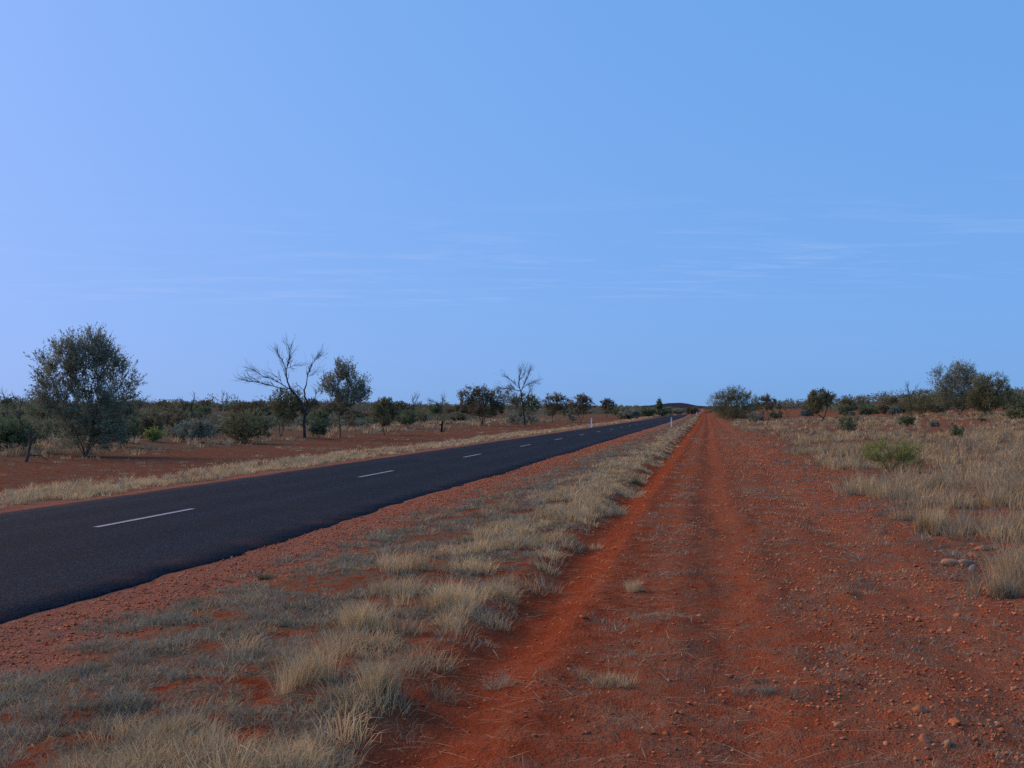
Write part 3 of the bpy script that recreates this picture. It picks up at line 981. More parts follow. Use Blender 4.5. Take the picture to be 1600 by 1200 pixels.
dead_tree('dead_tree', 'bare dead tree with pale trunk rising above the dark stand', (820, 665), [
    ([(820, 668), (819, 648), (816, 630), (814, 612)], 5.5, 4.2, (0, 0), 0),
    ([(814, 613), (810, 600), (811, 588), (814, 574)], 3.4, 1, (0, 0.4), 3),
    ([(814, 612), (820, 598), (826, 586), (829, 577)], 3, 1, (0, -0.6), 3),
    ([(816, 606), (825, 600), (834, 596), (841, 594)], 2.2, 0.8, (0, 0.9), 3),
    ([(812, 606), (803, 598), (797, 592), (790, 587)], 2.4, 0.8, (0, -0.8), 3),
    ([(813, 611), (803, 608), (793, 606), (782, 607)], 2.6, 0.8, (0, 0.8), 4),
    ([(818, 628), (826, 616), (830, 606)], 2.4, 1, (0, -0.7), 2),
    ([(811, 592), (818, 586), (821, 579)], 1.8, 0.7, (0.2, -0.4), 3)], 6, 11, (0.075, 0.058, 0.048), 3, 73)
dead_tree('dead_stump', 'leaning dead stump with split weathered branches by the verge', (40, 722), [
    ([(40, 726), (44, 706), (48, 690), (56, 677)], 5.5, 3, (0, 0.1), 0),
    ([(46, 697), (47, 684), (46, 670)], 3.6, 2.4, (0, -0.2), 0),
    ([(46, 690), (38, 672), (31, 657), (29, 648)], 2.8, 1.4, (0, 0.3), 1),
    ([(42, 712), (60, 711), (72, 719)], 2.6, 1.6, (0.1, -0.4), 0)], 5, 9, (0.11, 0.085, 0.07), 1, 75, cat='stump')
dead_tree('burnt_stump', 'short black burnt stump with a side stub beyond the road', (691, 675), [
    ([(690, 678), (690.5, 668), (691, 660), (691.5, 658)], 3.6, 3.0, (0, 0), 0),
    ([(690, 662), (687.5, 663), (686.5, 665)], 1.6, 1.0, (0, 0), 0),
    ([(690.5, 677), (694.5, 673), (696.5, 668)], 1.8, 1.1, (0, 0.1), 0)], 4, 4, (0.016, 0.014, 0.014), 0, 77, cat='stump')
for bx, by, lb, tn, limbs in (
        (300, 664, 'bare grey dead sapling with a crooked top on the far scrub line', (0.07, 0.06, 0.055),
         [([(300, 668), (300, 645), (299, 636), (302, 626), (303, 618)], 2.2, 0.8, (0, 0.3), 2), ([(300, 640), (296, 634), (293, 631)], 1.4, 0.7, (0, -0.5), 1)]),
        (288, 664, 'thin bare dead sapling beside the crooked one on the far scrub line', (0.08, 0.07, 0.065),
         [([(288, 668), (290, 642), (286, 632), (282, 625)], 1.3, 0.6, (0, 0.3), 2)]),
        (349, 662, 'pale white-barked dead trunk on the scrub line', (0.36, 0.33, 0.30),
         [([(348, 666), (349, 640), (352, 629), (355, 620)], 1.8, 0.8, (0, 0.3), 1), ([(350, 636), (347, 626), (349, 619)], 1.2, 0.6, (0, -0.3), 2)]),
        (11, 664, 'wispy bare dead sapling at the edge of the scrub', (0.09, 0.08, 0.075),
         [([(11, 668), (11, 640), (9, 626), (4, 614)], 1.3, 0.5, (0, 0.3), 2), ([(10, 630), (18, 621), (25, 624)], 0.9, 0.5, (0, -0.4), 2)]),
        (32, 664, 'wispy bare dead sapling close to the large acacia', (0.09, 0.08, 0.075),
         [([(31, 668), (31, 640), (34, 627), (40, 620)], 1.3, 0.5, (0, 0.3), 2), ([(31, 634), (27, 626), (24, 622)], 0.9, 0.5, (0, -0.4), 1)]),
        (645, 655, 'bare dead sapling on the red dune behind the round shrubs', (0.08, 0.07, 0.065),
         [([(645, 658), (646, 636), (645, 626), (648, 621)], 1.4, 0.6, (0, 0.3), 3), ([(646, 634), (650, 627), (652, 622)], 1, 0.5, (0, -0.5), 2)]),
        (690, 654, 'low bare dead bush on the red dune near the dark stand', (0.08, 0.07, 0.065),
         [([(690, 657), (689, 636), (692, 624)], 1.3, 0.6, (0, 0.4), 3), ([(689, 640), (682, 630), (674, 627)], 1.1, 0.5, (0, -0.5), 3)]),
        (1424, 652, 'bare dead sapling poking above the low olive bush', (0.08, 0.07, 0.06),
         [([(1424, 655), (1423, 630), (1421, 615), (1419, 603)], 1.6, 0.7, (0, 0.3), 2), ([(1423, 620), (1428, 612), (1431, 608)], 1.1, 0.5, (0, -0.3), 2)])):
    dead_tree('dead_sapling', lb, (bx, by), limbs, 2, 7, tn, 2, int(bx) + 5)

# ------------------------------------------------------------------ scattered scrub (copies of a few shrubs)
protos = []
for i, (kd, w, h, n) in enumerate((('green', 2.4, 1.6, 70), ('grey', 2.0, 1.2, 60), ('mulga', 2.6, 2.1, 80), ('olive', 2.8, 1.8, 80), ('mulga', 3.4, 2.8, 90), ('grey', 1.6, 0.9, 45), ('green', 3.0, 2.2, 80))):
    protos.append((make_plant(w, h, BALL if i not in (4,) else HIGH + [(0, 0.4, 0.7, 0.25)], kd, n, stems=4, trunk_h=0.28, leaf=(0.16, 0.055), n_twig=7, n_leaf=8,
                              twig=0.36, tip=0.009, seed=100 + i, gap=0.2), kd, h))
SCRUB_LABEL = {
    'green': 'low green shrub among the scattered scrub', 'grey': 'low pale grey-green shrub among the scattered scrub',
    'mulga': 'dark brown-green shrub among the scattered scrub', 'olive': 'dull olive shrub among the scattered scrub'}


def scrub(n, xr, yr, sr, test, seed, where, picks=None):
    r_ = np.random.default_rng(seed)
    k = 0
    while k < n:
        x, y = r_.uniform(*xr), r_.uniform(*yr)
        # only where the picture looks
        d = np.array((x, y, 0.0))
        fz = float(np.dot(d, _f))
        if fz < 20 or abs(np.dot(d, _r) / fz) > 0.56 or not test(x, y):
            continue
        me, kd, h = protos[int(r_.integers(len(protos))) if picks is None else picks[int(r_.integers(len(picks)))]]
        s = r_.uniform(*sr)
        z = float(height(x, y, False)) - 0.05
        place_plant('shrub', me, (x, y, z), SCRUB_LABEL[kd] + ' ' + where, 'shrub', kd + ' scrub ' + where, rot=r_.uniform(0, 6.28),
                    scale=(s * r_.uniform(0.85, 1.2), s * r_.uniform(0.85, 1.2), s * r_.uniform(0.8, 1.15)), parts=('stem', 'foliage'))
        k += 1




scrub(135, (-85, -27), (26, 130), (0.4, 0.9), lambda x, y: x < -28 - 0.02 * y, 201, 'across the road')
scrub(52, (-150, -40), (70, 220), (0.7, 1.25), lambda x, y: math.hypot(x, y) > 110, 203, 'far across the road', picks=(0, 2, 2, 3, 4, 6))
scrub(62, (20, 120), (165, 260), (0.7, 1.25), lambda x, y: x > 4 + 0.10 * y, 205, 'beyond the dry grass field', picks=(0, 2, 3, 4, 6, 1))
scrub(20, (-60, -17), (150, 420), (0.8, 1.4), lambda x, y: x < -26, 207, 'along the distant road', picks=(0, 1, 2, 6))
scrub(5, (9, 45), (38, 105), (0.22, 0.4), lambda x, y: x > 5 + 0.12 * y, 211, 'in the dry grass field', picks=(0, 6, 1, 3))
scrub(14, (6, 30), (170, 400), (0.8, 1.4), lambda x, y: x > 9, 209, 'past the big round bush', picks=(0, 1, 2, 6))


# scrub too far off or too tangled to tell plants apart
def clump_mass(name, label, spots, leaf, m, seed, dark):
    r_ = np.random.default_rng(seed)
    Vs, Fs, Cs, off = [], [], [], 0
    for x, y, w, h, big in spots:
        mm = m * 2 if big else m
        q = r_.normal(0, 1, (mm, 3))
        q /= np.linalg.norm(q, axis=1, keepdims=True)
        q *= (r_.random((mm, 1)) ** 0.35)
        c = np.stack((x + q[:, 0] * w, y + q[:, 1] * w, float(height(x, y, False)) + h * 0.5 + q[:, 2] * h * 0.52), 1)
        d = r_.normal(0, 1, (mm, 3))
        d /= np.linalg.norm(d, axis=1, keepdims=True)
        e = np.cross(d, r_.normal(0, 1, (mm, 3)))
        e /= np.linalg.norm(e, axis=1, keepdims=True)
        s = r_.uniform(0.5, 1.1, (mm, 1)) * leaf * (0.5 if big else 1.0)
        V = np.stack((c - d * s * 0.5, c + e * s * 0.22, c + d * s * 0.5, c - e * s * 0.22), 1).reshape(-1, 3)
        kd = ('mulga', 'green', 'olive', 'mulga', 'grey')[r_.integers(5)]
        col = np.array(PLANT_KINDS[kd]['tone']) * r_.uniform(0.7, 1.05) * dark
        Vs.append(V)
        Fs.append(np.arange(mm * 4).reshape(mm, 4) + off)
        Cs.append(np.repeat(col[None, :], mm * 4, 0) * r_.uniform(0.85, 1.15, (mm * 4, 1)))
        off += mm * 4
    link(name, mesh_from(name, np.concatenate(Vs), np.concatenate(Fs), M_LEAF, np.concatenate(Cs)), kind='stuff', label=label, category='scrub')


r_ = np.random.default_rng(301)
spots = []
while len(spots) < 2000:
    rr = 225 * (1500 / 225) ** r_.random()
    a = r_.uniform(-0.72, 0.42)
    x, y = rr * math.sin(a), rr * math.cos(a)
    if len(spots) > 1700:
        x, y = r_.uniform(-140, 160), r_.uniform(1060, 1500)
    elif abs(x + 9 - float(road_shift(y))) < 24 and y < 1050:
        continue
    spots.append((x, y, r_.uniform(1.5, 3.4), r_.uniform(1.2, 3.2) * (1.35 if r_.random() < 0.12 else 1.0), rr < 420))
for _ in range(170):
    spots.append((r_.uniform(22, 170), r_.uniform(225, 350), r_.uniform(1.3, 2.6), r_.uniform(1.2, 2.8), True))
clump_mass('scrub', 'dark band of distant scrub along the horizon', spots, 1.25, 50, 302, 0.95)
r_ = np.random.default_rng(305)
spots = []
while len(spots) < 1050:
    y = 34 * (190 / 34) ** r_.random()
    x = -30 - 0.02 * y - 75 * r_.random() ** 1.3
    d = x * _f[0] + y * _f[1]
    if abs((x * _r[0] + y * _r[1]) / d) > 0.56 or float(vnoise(x / 9, y / 9, 306)) < 0.36:
        continue
    k = r_.uniform(0.4, 1.05)
    spots.append((x, y, k * 1.1, k * r_.uniform(0.8, 1.4), False))
clump_mass('undergrowth', 'tangled low undergrowth between the trees across the road', spots, 0.26, 84, 307, 1.05)


# ------------------------------------------------------------------ guide posts
def guide_post(px, py, face, label):
    p = ground_at(px, py)
    e = link('guide_post', None, loc=(p[0], p[1], float(height(p[0], p[1], False))), label=label, category='guide post', group='white roadside guide posts')
    # flexible flat post: shallow channel section with a rounded head
    prof = [(-0.066, -0.012), (-0.06, 0.012), (-0.024, 0.022), (0.024, 0.022), (0.06, 0.012), (0.066, -0.012), (0.024, -0.002), (-0.024, -0.002)]
    lv = [(-0.15, 1.0), (0.96, 1.0), (1.0, 0.93), (1.03, 0.75), (1.045, 0.45)]
    V = [(x * s, y * s if s == 1 else y, z) for z, s in lv for x, y in prof]
    n = len(prof)
    F = [(k * n + i, k * n + (i + 1) % n, (k + 1) * n + (i + 1) % n, (k + 1) * n + i) for k in range(len(lv) - 1) for i in range(n)]
    me = bpy.data.meshes.new('post')
    me.from_pydata(V, [], F + [tuple((len(lv) - 1) * n + i for i in range(n))])
    me.materials.append(M_POST)
    link('post', me, e)
    for y, m in ((-0.0045 - 0.006, M_RED if face else M_GREY), (0.0225, M_GREY if face else M_RED)):
        b = []
        for yy in (y, y + 0.006):
            b += [(-0.019, yy, 0.80), (0.019, yy, 0.80), (0.019, yy, 0.90), (-0.019, yy, 0.90)]
        me = bpy.data.meshes.new('reflector')
        me.from_pydata(b, [], [(0, 1, 2, 3), (7, 6, 5, 4), (0, 4, 5, 1), (1, 5, 6, 2), (2, 6, 7, 3), (3, 7, 4, 0)])
        me.materials.append(m)
        link('reflector', me, e)
    return e


guide_post(1049, 667, True, 'white guide post on the grassy verge, near side of the road')
guide_post(924, 668, False, 'white guide post across the road beside the dark trees')
guide_post(1043.5, 651, False, 'tiny far white guide post across the road')
guide_post(1088.3, 650.2, True, 'tiny far white guide post, near side of the road')


# ------------------------------------------------------------------ grass
class Blades:
    def __init__(s):
        s.b = []

    def add(s, base, az, lean0, lean1, length, width, tone):
        s.b.append((base, az, lean0, lean1, length, width, tone))

    def build(s, origin=None):
        base = np.concatenate([b[0] for b in s.b])
        az, l0, l1, L, W = (np.concatenate([b[i] for b in s.b]) for i in range(1, 6))
        tone = np.concatenate([b[6] for b in s.b])
        if origin is not None:
            base = base - origin
        o = np.stack((np.cos(az), np.sin(az), az * 0), 1)
        d0 = o * np.sin(l0)[:, None] + np.array((0, 0, 1.0)) * np.cos(l0)[:, None]
        d1 = o * np.sin(l1)[:, None] + np.array((0, 0, 1.0)) * np.cos(l1)[:, None]
        fa = rng.uniform(0, 2 * math.pi, len(az))
        sd_ = np.stack((np.cos(fa), np.sin(fa), fa * 0), 1) * (W / 2)[:, None]
        mid = base + d0 * (L * 0.5)[:, None]
        tip = mid + d1 * (L * 0.5)[:, None]
        V = np.stack((base - sd_, base + sd_, mid + sd_ * 0.8, mid - sd_ * 0.8, tip), 1)
        n = len(az)
        k = (np.arange(n) * 5)[:, None]
        F = np.concatenate((k + np.array([[0, 1, 2]]), k + np.array([[0, 2, 3]]), k + np.array([[3, 2, 4]])))
        return V.reshape(-1, 3), F, np.repeat(tone, 5, axis=0)


STRAW, STRAW2, GREYG, GREEN_G, BROWN = (0.68, 0.51, 0.265), (0.52, 0.39, 0.21), (0.30, 0.275, 0.20), (0.20, 0.21, 0.09), (0.25, 0.17, 0.11)


def tussocks(B, cx, cy, rad, hgt, nb, tones, weights, wid, lean=(0.12, 0.95), curl=(0.1, 0.9), seed=0, sink=0.01):
    """cx, cy, rad, hgt, wid: arrays per tuft; nb blades each"""
    r_ = np.random.default_rng(seed)
    n = len(cx)
    m = n * nb
    rp = lambda v: np.repeat(np.asarray(v, float) * np.ones(n), nb)
    a = r_.uniform(0, 2 * math.pi, m)
    q = np.sqrt(r_.random(m))
    ox, oy = np.cos(a) * q * rp(rad), np.sin(a) * q * rp(rad)
    bx, by = rp(cx) + ox, rp(cy) + oy
    bz = height(bx, by) - sink
    l0 = lean[0] + (lean[1] - lean[0]) * q * r_.random(m) ** 0.7
    l1 = l0 + curl[0] + (curl[1] - curl[0]) * r_.random(m)
    az = a + r_.normal(0, 1.1, m)
    l1 = l1 + np.where(r_.random(m) < 0.25, r_.uniform(0.3, 0.9, m), 0)
    L = rp(hgt) * (0.45 + 0.65 * r_.random(m))
    W = rp(wid) * (0.7 + 0.6 * r_.random(m))
    T = np.array(tones)
    tuft = T[r_.choice(len(T), n, p=np.array(weights) / sum(weights))] * r_.uniform(0.62, 1.25, (n, 1))
    tone = np.repeat(tuft, nb, axis=0) * 0.7 + 0.3 * T[r_.choice(len(T), m, p=np.array(weights) / sum(weights))]
    tone = tone * r_.uniform(0.8, 1.2, (m, 1))
    B.add(np.stack((bx, by, bz), 1), az, l0, np.minimum(l1, 1.75), L, W, tone)


def scatter(n, xr, y0, y1, dens=None, seed=0, power=1.0):
    """points denser close to the camera (log spacing in y), thinned by a density function"""
    r_ = np.random.default_rng(seed)
    u = r_.random(n)
    y = y0 * (y1 / y0) ** (u ** power)
    x = r_.uniform(xr[0], xr[1], n) if not callable(xr) else xr(r_, y)
    if dens is not None:
        keep = r_.random(n) < dens(x, y)
        x, y = x[keep], y[keep]
    d = x * _f[0] + y * _f[1]
    vis = (d > 3.5) & (np.abs((x * _r[0] + y * _r[1]) / np.maximum(d, 0.1)) < 0.56)
    return x[vis], y[vis]


def wpx(x, y, k=0.55, lo=0.0040):
    """blade width: real near the lens, bundles of blades farther off"""
    return np.maximum(lo, k * np.hypot(x, y) / 1035.0)


# verge between the track and the road: tall straw tufts on the track side
B = Blades()
f_tall = lambda x, y: np.clip(np.exp(-((x + 2.45 - 0.3 * (1 - sstep(5, 8, y)) + 0.3 * fbm(y / 3, y * 0 + 9, 91, 2)) / 0.58) ** 2) * (0.06 + 1.2 * sstep(0.44, 0.60, vnoise(x / 0.5, y / 0.65, 92))), 0, 1)
for (y0, y1, n, nb, k) in ((3.6, 9, 1200, 90, 0.5), (9, 20, 2000, 56, 0.5), (20, 55, 3000, 28, 0.55), (55, 330, 3400, 14, 0.6)):
    x, y = scatter(n, (-4.3, -1.35), y0, y1, f_tall, 400 + int(y0))
    r_ = np.random.default_rng(int(y0))
    big = r_.uniform(0.7, 1.25, len(x)) * (1.15 - 0.25 * sstep(10, 60, y))
    tussocks(B, x, y, 0.11 * big, 0.17 * big, nb, (STRAW, STRAW2, GREYG, BROWN), (5, 4, 2.0, 0.6), wpx(x, y, k), seed=500 + int(y0))
v, f, c = B.build()
link('verge_grass', mesh_from('verge_grass', v, f, M_GRASS, c), kind='stuff', label='tall straw-coloured grass tufts on the verge beside the dirt track', category='grass')

# short grey mat grass on the road side of the verge
B = Blades()
f_short = lambda x, y: np.clip(sstep(-5.2, -4.45, x + 0.35 * fbm(x / 0.7, y / 1.1, 95, 2)) * (1 - sstep(-2.4, -1.5, x)) * (0.05 + 1.0 * sstep(0.42, 0.58, vnoise(x / 0.36, y / 0.45, 96))), 0, 1)
for (y0, y1, n, nb, k) in ((3.6, 9, 2900, 36, 0.75), (9, 20, 3800, 23, 0.75), (20, 55, 3800, 13, 0.85), (55, 260, 2800, 8, 0.95)):
    x, y = scatter(n, (-5.35, -1.6), y0, y1, f_short, 420 + int(y0))
    r_ = np.random.default_rng(int(y0) + 1)
    big = r_.uniform(0.6, 1.3, len(x))
    tussocks(B, x, y, 0.09 * big, 0.09 * big, nb, ((0.34, 0.31, 0.22), (0.24, 0.225, 0.165), STRAW2, GREEN_G), (5, 5, 2.2, 1.0), wpx(x, y, k), lean=(0.3, 1.15), curl=(0.1, 0.6), seed=520 + int(y0))
v, f, c = B.build()
link('mat_grass', mesh_from('mat_grass', v, f, M_GRASS, c), kind='stuff', label='short grey-green mat grass between gravel shoulder and tall tufts', category='grass')

# straw band along the far side of the road
B = Blades()
f_far = lambda x, y: np.clip((1 - sstep(-13.0, -12.55, x)) * sstep(-15.6, -14.2, x + 0.5 * fbm(x, y / 2, 97, 2)) * (0.12 + 1.1 * sstep(0.36, 0.58, vnoise(x / 0.8, y / 1.1, 98))), 0, 1)
for (y0, y1, n, nb, k) in ((8, 30, 3000, 28, 0.65), (30, 90, 3200, 15, 0.75), (90, 500, 2800, 8, 0.85)):
    x, y = scatter(n, (-16.3, -12.5), y0, y1, f_far, 440 + int(y0))
    r_ = np.random.default_rng(int(y0) + 2)
    big = r_.uniform(0.6, 1.3, len(x))
    tussocks(B, x, y, 0.14 * big, 0.20 * big, nb, (STRAW, (0.66, 0.51, 0.30), STRAW2, GREYG), (5, 3, 3, 1.2), wpx(x, y, k), lean=(0.1, 0.8), seed=540 + int(y0))
# sparse dry tufts on the bare strip and in the scrub behind it
f_scrub = lambda x, y: np.clip(0.10 + 0.9 * sstep(-22.5, -26, x) * sstep(0.38, 0.6, vnoise(x / 3.2, y / 4.0, 99)), 0, 1)
for (y0, y1, n, nb, k) in ((14, 50, 5600, 18, 0.8), (50, 180, 6500, 10, 0.95)):
    x, y = scatter(n, lambda r, yy: -16 - 62 * r.random(len(yy)) ** 1.5, y0, y1, f_scrub, 450 + int(y0))
    r_ = np.random.default_rng(int(y0) + 3)
    big = r_.uniform(0.6, 1.4, len(x))
    near = sstep(-22, -25, x)
    tussocks(B, x, y, 0.20 * big, (0.10 + 0.32 * near) * big, nb, (STRAW2, BROWN, STRAW, GREYG), (4, 3, 2, 3), wpx(x, y, k), lean=(0.1, 0.7), seed=560 + int(y0))
v, f, c = B.build()
link('roadside_grass', mesh_from('roadside_grass', v, f, M_GRASS, c), kind='stuff', label='pale dry grass along the far edge of the road and into the scrub', category='grass')

# tall dry grass field east of the track
B = Blades()


def f_field(x, y):
    m = sstep(0.47, 0.59, 0.55 * vnoise(x / 1.2, y / 1.5, 101) + 0.45 * vnoise(x / 4.5, y / 6.0, 102))
    edge = 3.0 + 0.35 * fbm(y / 2.5, y * 0 + 3, 103, 2) + 1.1 * sstep(40, 70, y) * (1 - sstep(70, 110, y))
    return np.clip(sstep(edge, edge + 0.9, x) * (0.035 + m), 0, 1)


for (y0, y1, n, nb, k, wx) in ((5.5, 12, 900, 80, 0.45, 6), (12, 25, 2600, 46, 0.5, 15), (25, 60, 8000, 22, 0.62, 36), (60, 170, 12000, 13, 0.75, 75)):
    x, y = scatter(n, lambda r, yy: 2.6 + (wx) * r.random(len(yy)) ** 1.15, y0, y1, f_field, 460 + int(y0))
    r_ = np.random.default_rng(int(y0) + 4)
    big = r_.uniform(0.4, 1.4, len(x)) * (0.75 + 0.5 * vnoise(x / 2.2, y / 2.6, 111))
    tussocks(B, x, y, 0.17 * big, 0.37 * big, nb, ((0.46, 0.345, 0.18), (0.58, 0.44, 0.225), (0.44, 0.33, 0.195), GREYG, BROWN), (4, 4, 4, 2.2, 1.5), wpx(x, y, k), lean=(0.05, 0.75), curl=(0.05, 0.7), seed=580 + int(y0))
v, f, c = B.build()
link('field_grass', mesh_from('field_grass', v, f, M_GRASS, c), kind='stuff', label='tall dry grass field with red soil gaps east of the track', category='grass')

# grey low herbs fringing the field and thin tufts on the track
B = Blades()
f_herb = lambda x, y: np.clip(sstep(2.0, 2.9, x + 0.5 * fbm(x, y, 104, 2)) * (1 - 0.6 * sstep(5.5, 9.0, x)) * sstep(0.38, 0.58, vnoise(x / 0.5, y / 0.7, 105)), 0, 1)
for (y0, y1, n, nb, k) in ((4.5, 12, 2200, 32, 0.55), (12, 30, 2600, 18, 0.65), (30, 110, 2400, 10, 0.8)):
    x, y = scatter(n, (1.8, 14.0), y0, y1, f_herb, 470 + int(y0))
    r_ = np.random.default_rng(int(y0) + 5)
    big = r_.uniform(0.5, 1.3, len(x))
    tussocks(B, x, y, 0.10 * big, 0.13 * big, nb, (GREYG, (0.21, 0.195, 0.165), BROWN, STRAW2), (4, 4, 2, 1), wpx(x, y, k), lean=(0.2, 1.2), curl=(0.1, 0.5), seed=600 + int(y0))
f_trk = lambda x, y: np.clip((sstep(-1.25, -0.7, x) * (1 - 0.85 * sstep(-0.4, -0.15, x)) + sstep(0.4, 0.8, x) * (1 - sstep(2.3, 2.9, x))) * sstep(0.46, 0.62, vnoise(x / 0.45, y / 0.6, 106)), 0, 1)
for (y0, y1, n, nb, k) in ((4.2, 12, 3000, 24, 0.55), (12, 35, 3600, 14, 0.65), (35, 120, 2800, 8, 0.8)):
    x, y = scatter(n, (-1.3, 2.9), y0, y1, f_trk, 480 + int(y0))
    r_ = np.random.default_rng(int(y0) + 6)
    big = r_.uniform(0.4, 1.2, len(x))
    tussocks(B, x, y, 0.12 * big, 0.075 * big, nb, (GREYG, BROWN, STRAW2), (5, 2, 2), wpx(x, y, k, 0.0022), lean=(0.5, 1.4), curl=(0.0, 0.3), seed=620 + int(y0))
v, f, c = B.build()
link('low_herbs', mesh_from('low_herbs', v, f, M_GRASS, c), kind='stuff', label='low grey withered herbs on the track and along the field edge', category='herbs')

# loose straw lying about
B = Blades()
r_ = np.random.default_rng(640)
n = 7500
y = 4.2 * (26 / 4.2) ** r_.random(n)
x = r_.uniform(-2.4, 3.0, n)
keep = r_.random(n) < 0.25 + 0.75 * sstep(0.45, 0.62, vnoise(x / 0.6, y / 0.8, 107)) * (1 - 0.5 * sstep(0.5, 1.5, x))
x, y = x[keep], y[keep]
n = len(x)
L = r_.uniform(0.05, 0.26, n) * np.where(r_.random(n) < 0.08, 1.8, 1.0)
tone = np.array((STRAW, (0.62, 0.49, 0.31), GREYG))[r_.integers(0, 3, n)] * r_.uniform(0.8, 1.2, (n, 1))
B.add(np.stack((x, y, height(x, y) + 0.008 + 0.012 * r_.random(n)), 1), r_.normal(0.15, 0.75, n) + np.where(r_.random(n) < 0.5, 0, math.pi),
      r_.uniform(1.40, 1.56, n), r_.uniform(1.50, 1.68, n), L, np.maximum(0.0028, 0.45 * np.hypot(x, y) / 1035), tone)
v, f, c = B.build()
link('straw_litter', mesh_from('straw_litter', v, f, M_GRASS, c), kind='stuff', label='loose bleached straw lying on the dirt track', category='straw')


def tussock_thing(px, py, hpx, wpx_, label, tones, weights, nb, lean=(0.08, 0.6), curl=(0.1, 0.7), name='grass_tussock', seed=0):
    p = ground_at(px, py)
    s = ppm(p)
    Bt = Blades()
    m = max(3, nb // 60)
    r_ = np.random.default_rng(seed)
    spread = wpx_ / s * 0.2
    tussocks(Bt, p[0] + r_.normal(0, spread, m), p[1] + r_.normal(0, spread, m), wpx_ / s * 0.15, hpx / s * 0.85, nb // m, tones, weights,
             np.ones(m) * max(0.003, 0.5 * np.hypot(p[0], p[1]) / 1035), lean, curl, seed)
    o = np.array((p[0], p[1], float(height(p[0], p[1]))))
    v, f, c = Bt.build(o)
    return link(name, mesh_from(name, v, f, M_GRASS, c), loc=o, label=label, category='grass tuft')


DRY, WDRY = (STRAW, STRAW2, GREYG), (5, 4, 1.5)
tussock_thing(985, 925, 34, 56, 'small dry tuft alone between the wheel ruts', DRY, WDRY, 200, seed=1)
tussock_thing(948, 1068, 34, 96, 'flattened dry tuft with dark base between the wheel ruts', (STRAW, STRAW2, GREYG, GREEN_G), (3, 3, 3, 1), 420, lean=(0.2, 1.1), seed=2)
tussock_thing(1200, 1085, 30, 84, 'grey-green tuft on bare red soil in the middle of the track', (GREYG, (0.13, 0.14, 0.11), STRAW), (4, 4, 1), 380, lean=(0.3, 1.2), seed=3)
tussock_thing(1452, 836, 62, 44, 'single upright tuft standing clear at the field edge', DRY, (3, 5, 2), 330, lean=(0.02, 0.28), curl=(0.02, 0.3), seed=4)
tussock_thing(1592, 925, 118, 90, 'tall wispy tuft cut off by the edge of the view beyond the pale rocks', (STRAW2, GREYG, STRAW), (4, 2, 4), 520, lean=(0.05, 0.4), curl=(0.05, 0.5), seed=5)
tussock_thing(1560, 935, 60, 60, 'smaller grey tuft at the foot of the tall wispy tuft', (GREYG, STRAW2, BROWN), (4, 3, 2), 320, lean=(0.1, 0.6), seed=6)
tussock_thing(600, 1090, 92, 95, 'upright straw tuft on the corner of the verge, nearest the ruts', DRY, WDRY, 620, seed=7)
tussock_thing(575, 985, 70, 90, 'straw tuft on the verge behind the corner tuft', DRY, WDRY, 520, seed=8)
tussock_thing(480, 1075, 95, 110, 'broad straw tuft on the verge beside the corner tuft', DRY, WDRY, 620, seed=9)
tussock_thing(270, 1150, 52, 100, 'greyish straw tuft low in the verge, nearest the lens', (STRAW2, GREYG, STRAW), (4, 3, 3), 620, seed=10)
tussock_thing(500, 1190, 48, 150, 'sprawling dry tuft at the bottom edge of the view', (STRAW, STRAW2, GREYG), (3, 3, 3), 620, lean=(0.25, 1.25), seed=11)
tussock_thing(392, 1218, 40, 60, 'small straw tuft cut by the bottom edge of the view', DRY, WDRY, 300, seed=12)
tussock_thing(690, 950, 66, 110, 'dense straw tuft with dark hollow base on the verge', DRY, WDRY, 560, seed=13)
tussock_thing(640, 895, 50, 90, 'bushy straw tuft in the middle of the verge', DRY, WDRY, 460, seed=14)
tussock_thing(783, 935, 46, 84, 'straw tuft leaning over the rut at the verge edge', DRY, WDRY, 400, lean=(0.2, 1.0), seed=15)
tussock_thing(975, 750, 16, 60, 'long green tuft on the verge beside the rut', (GREEN_G, (0.10, 0.13, 0.06), STRAW2), (4, 4, 1), 300, lean=(0.2, 1.0), seed=16)
for i, (px, py) in enumerate(((228, 980), (310, 972), (312, 945), (418, 905))):
    tussock_thing(px, py, 20, 44, ('dark green low tuft on the gravel shoulder, first from the lens', 'dark green low tuft on the gravel shoulder, second from the lens',
                  'dark green low tuft on the gravel shoulder, third from the lens', 'dark green low tuft on the gravel shoulder, farthest from the lens')[i],
                  (GREEN_G, (0.10, 0.12, 0.06), GREYG), (4, 3, 3), 200, lean=(0.2, 1.0), seed=20 + i)


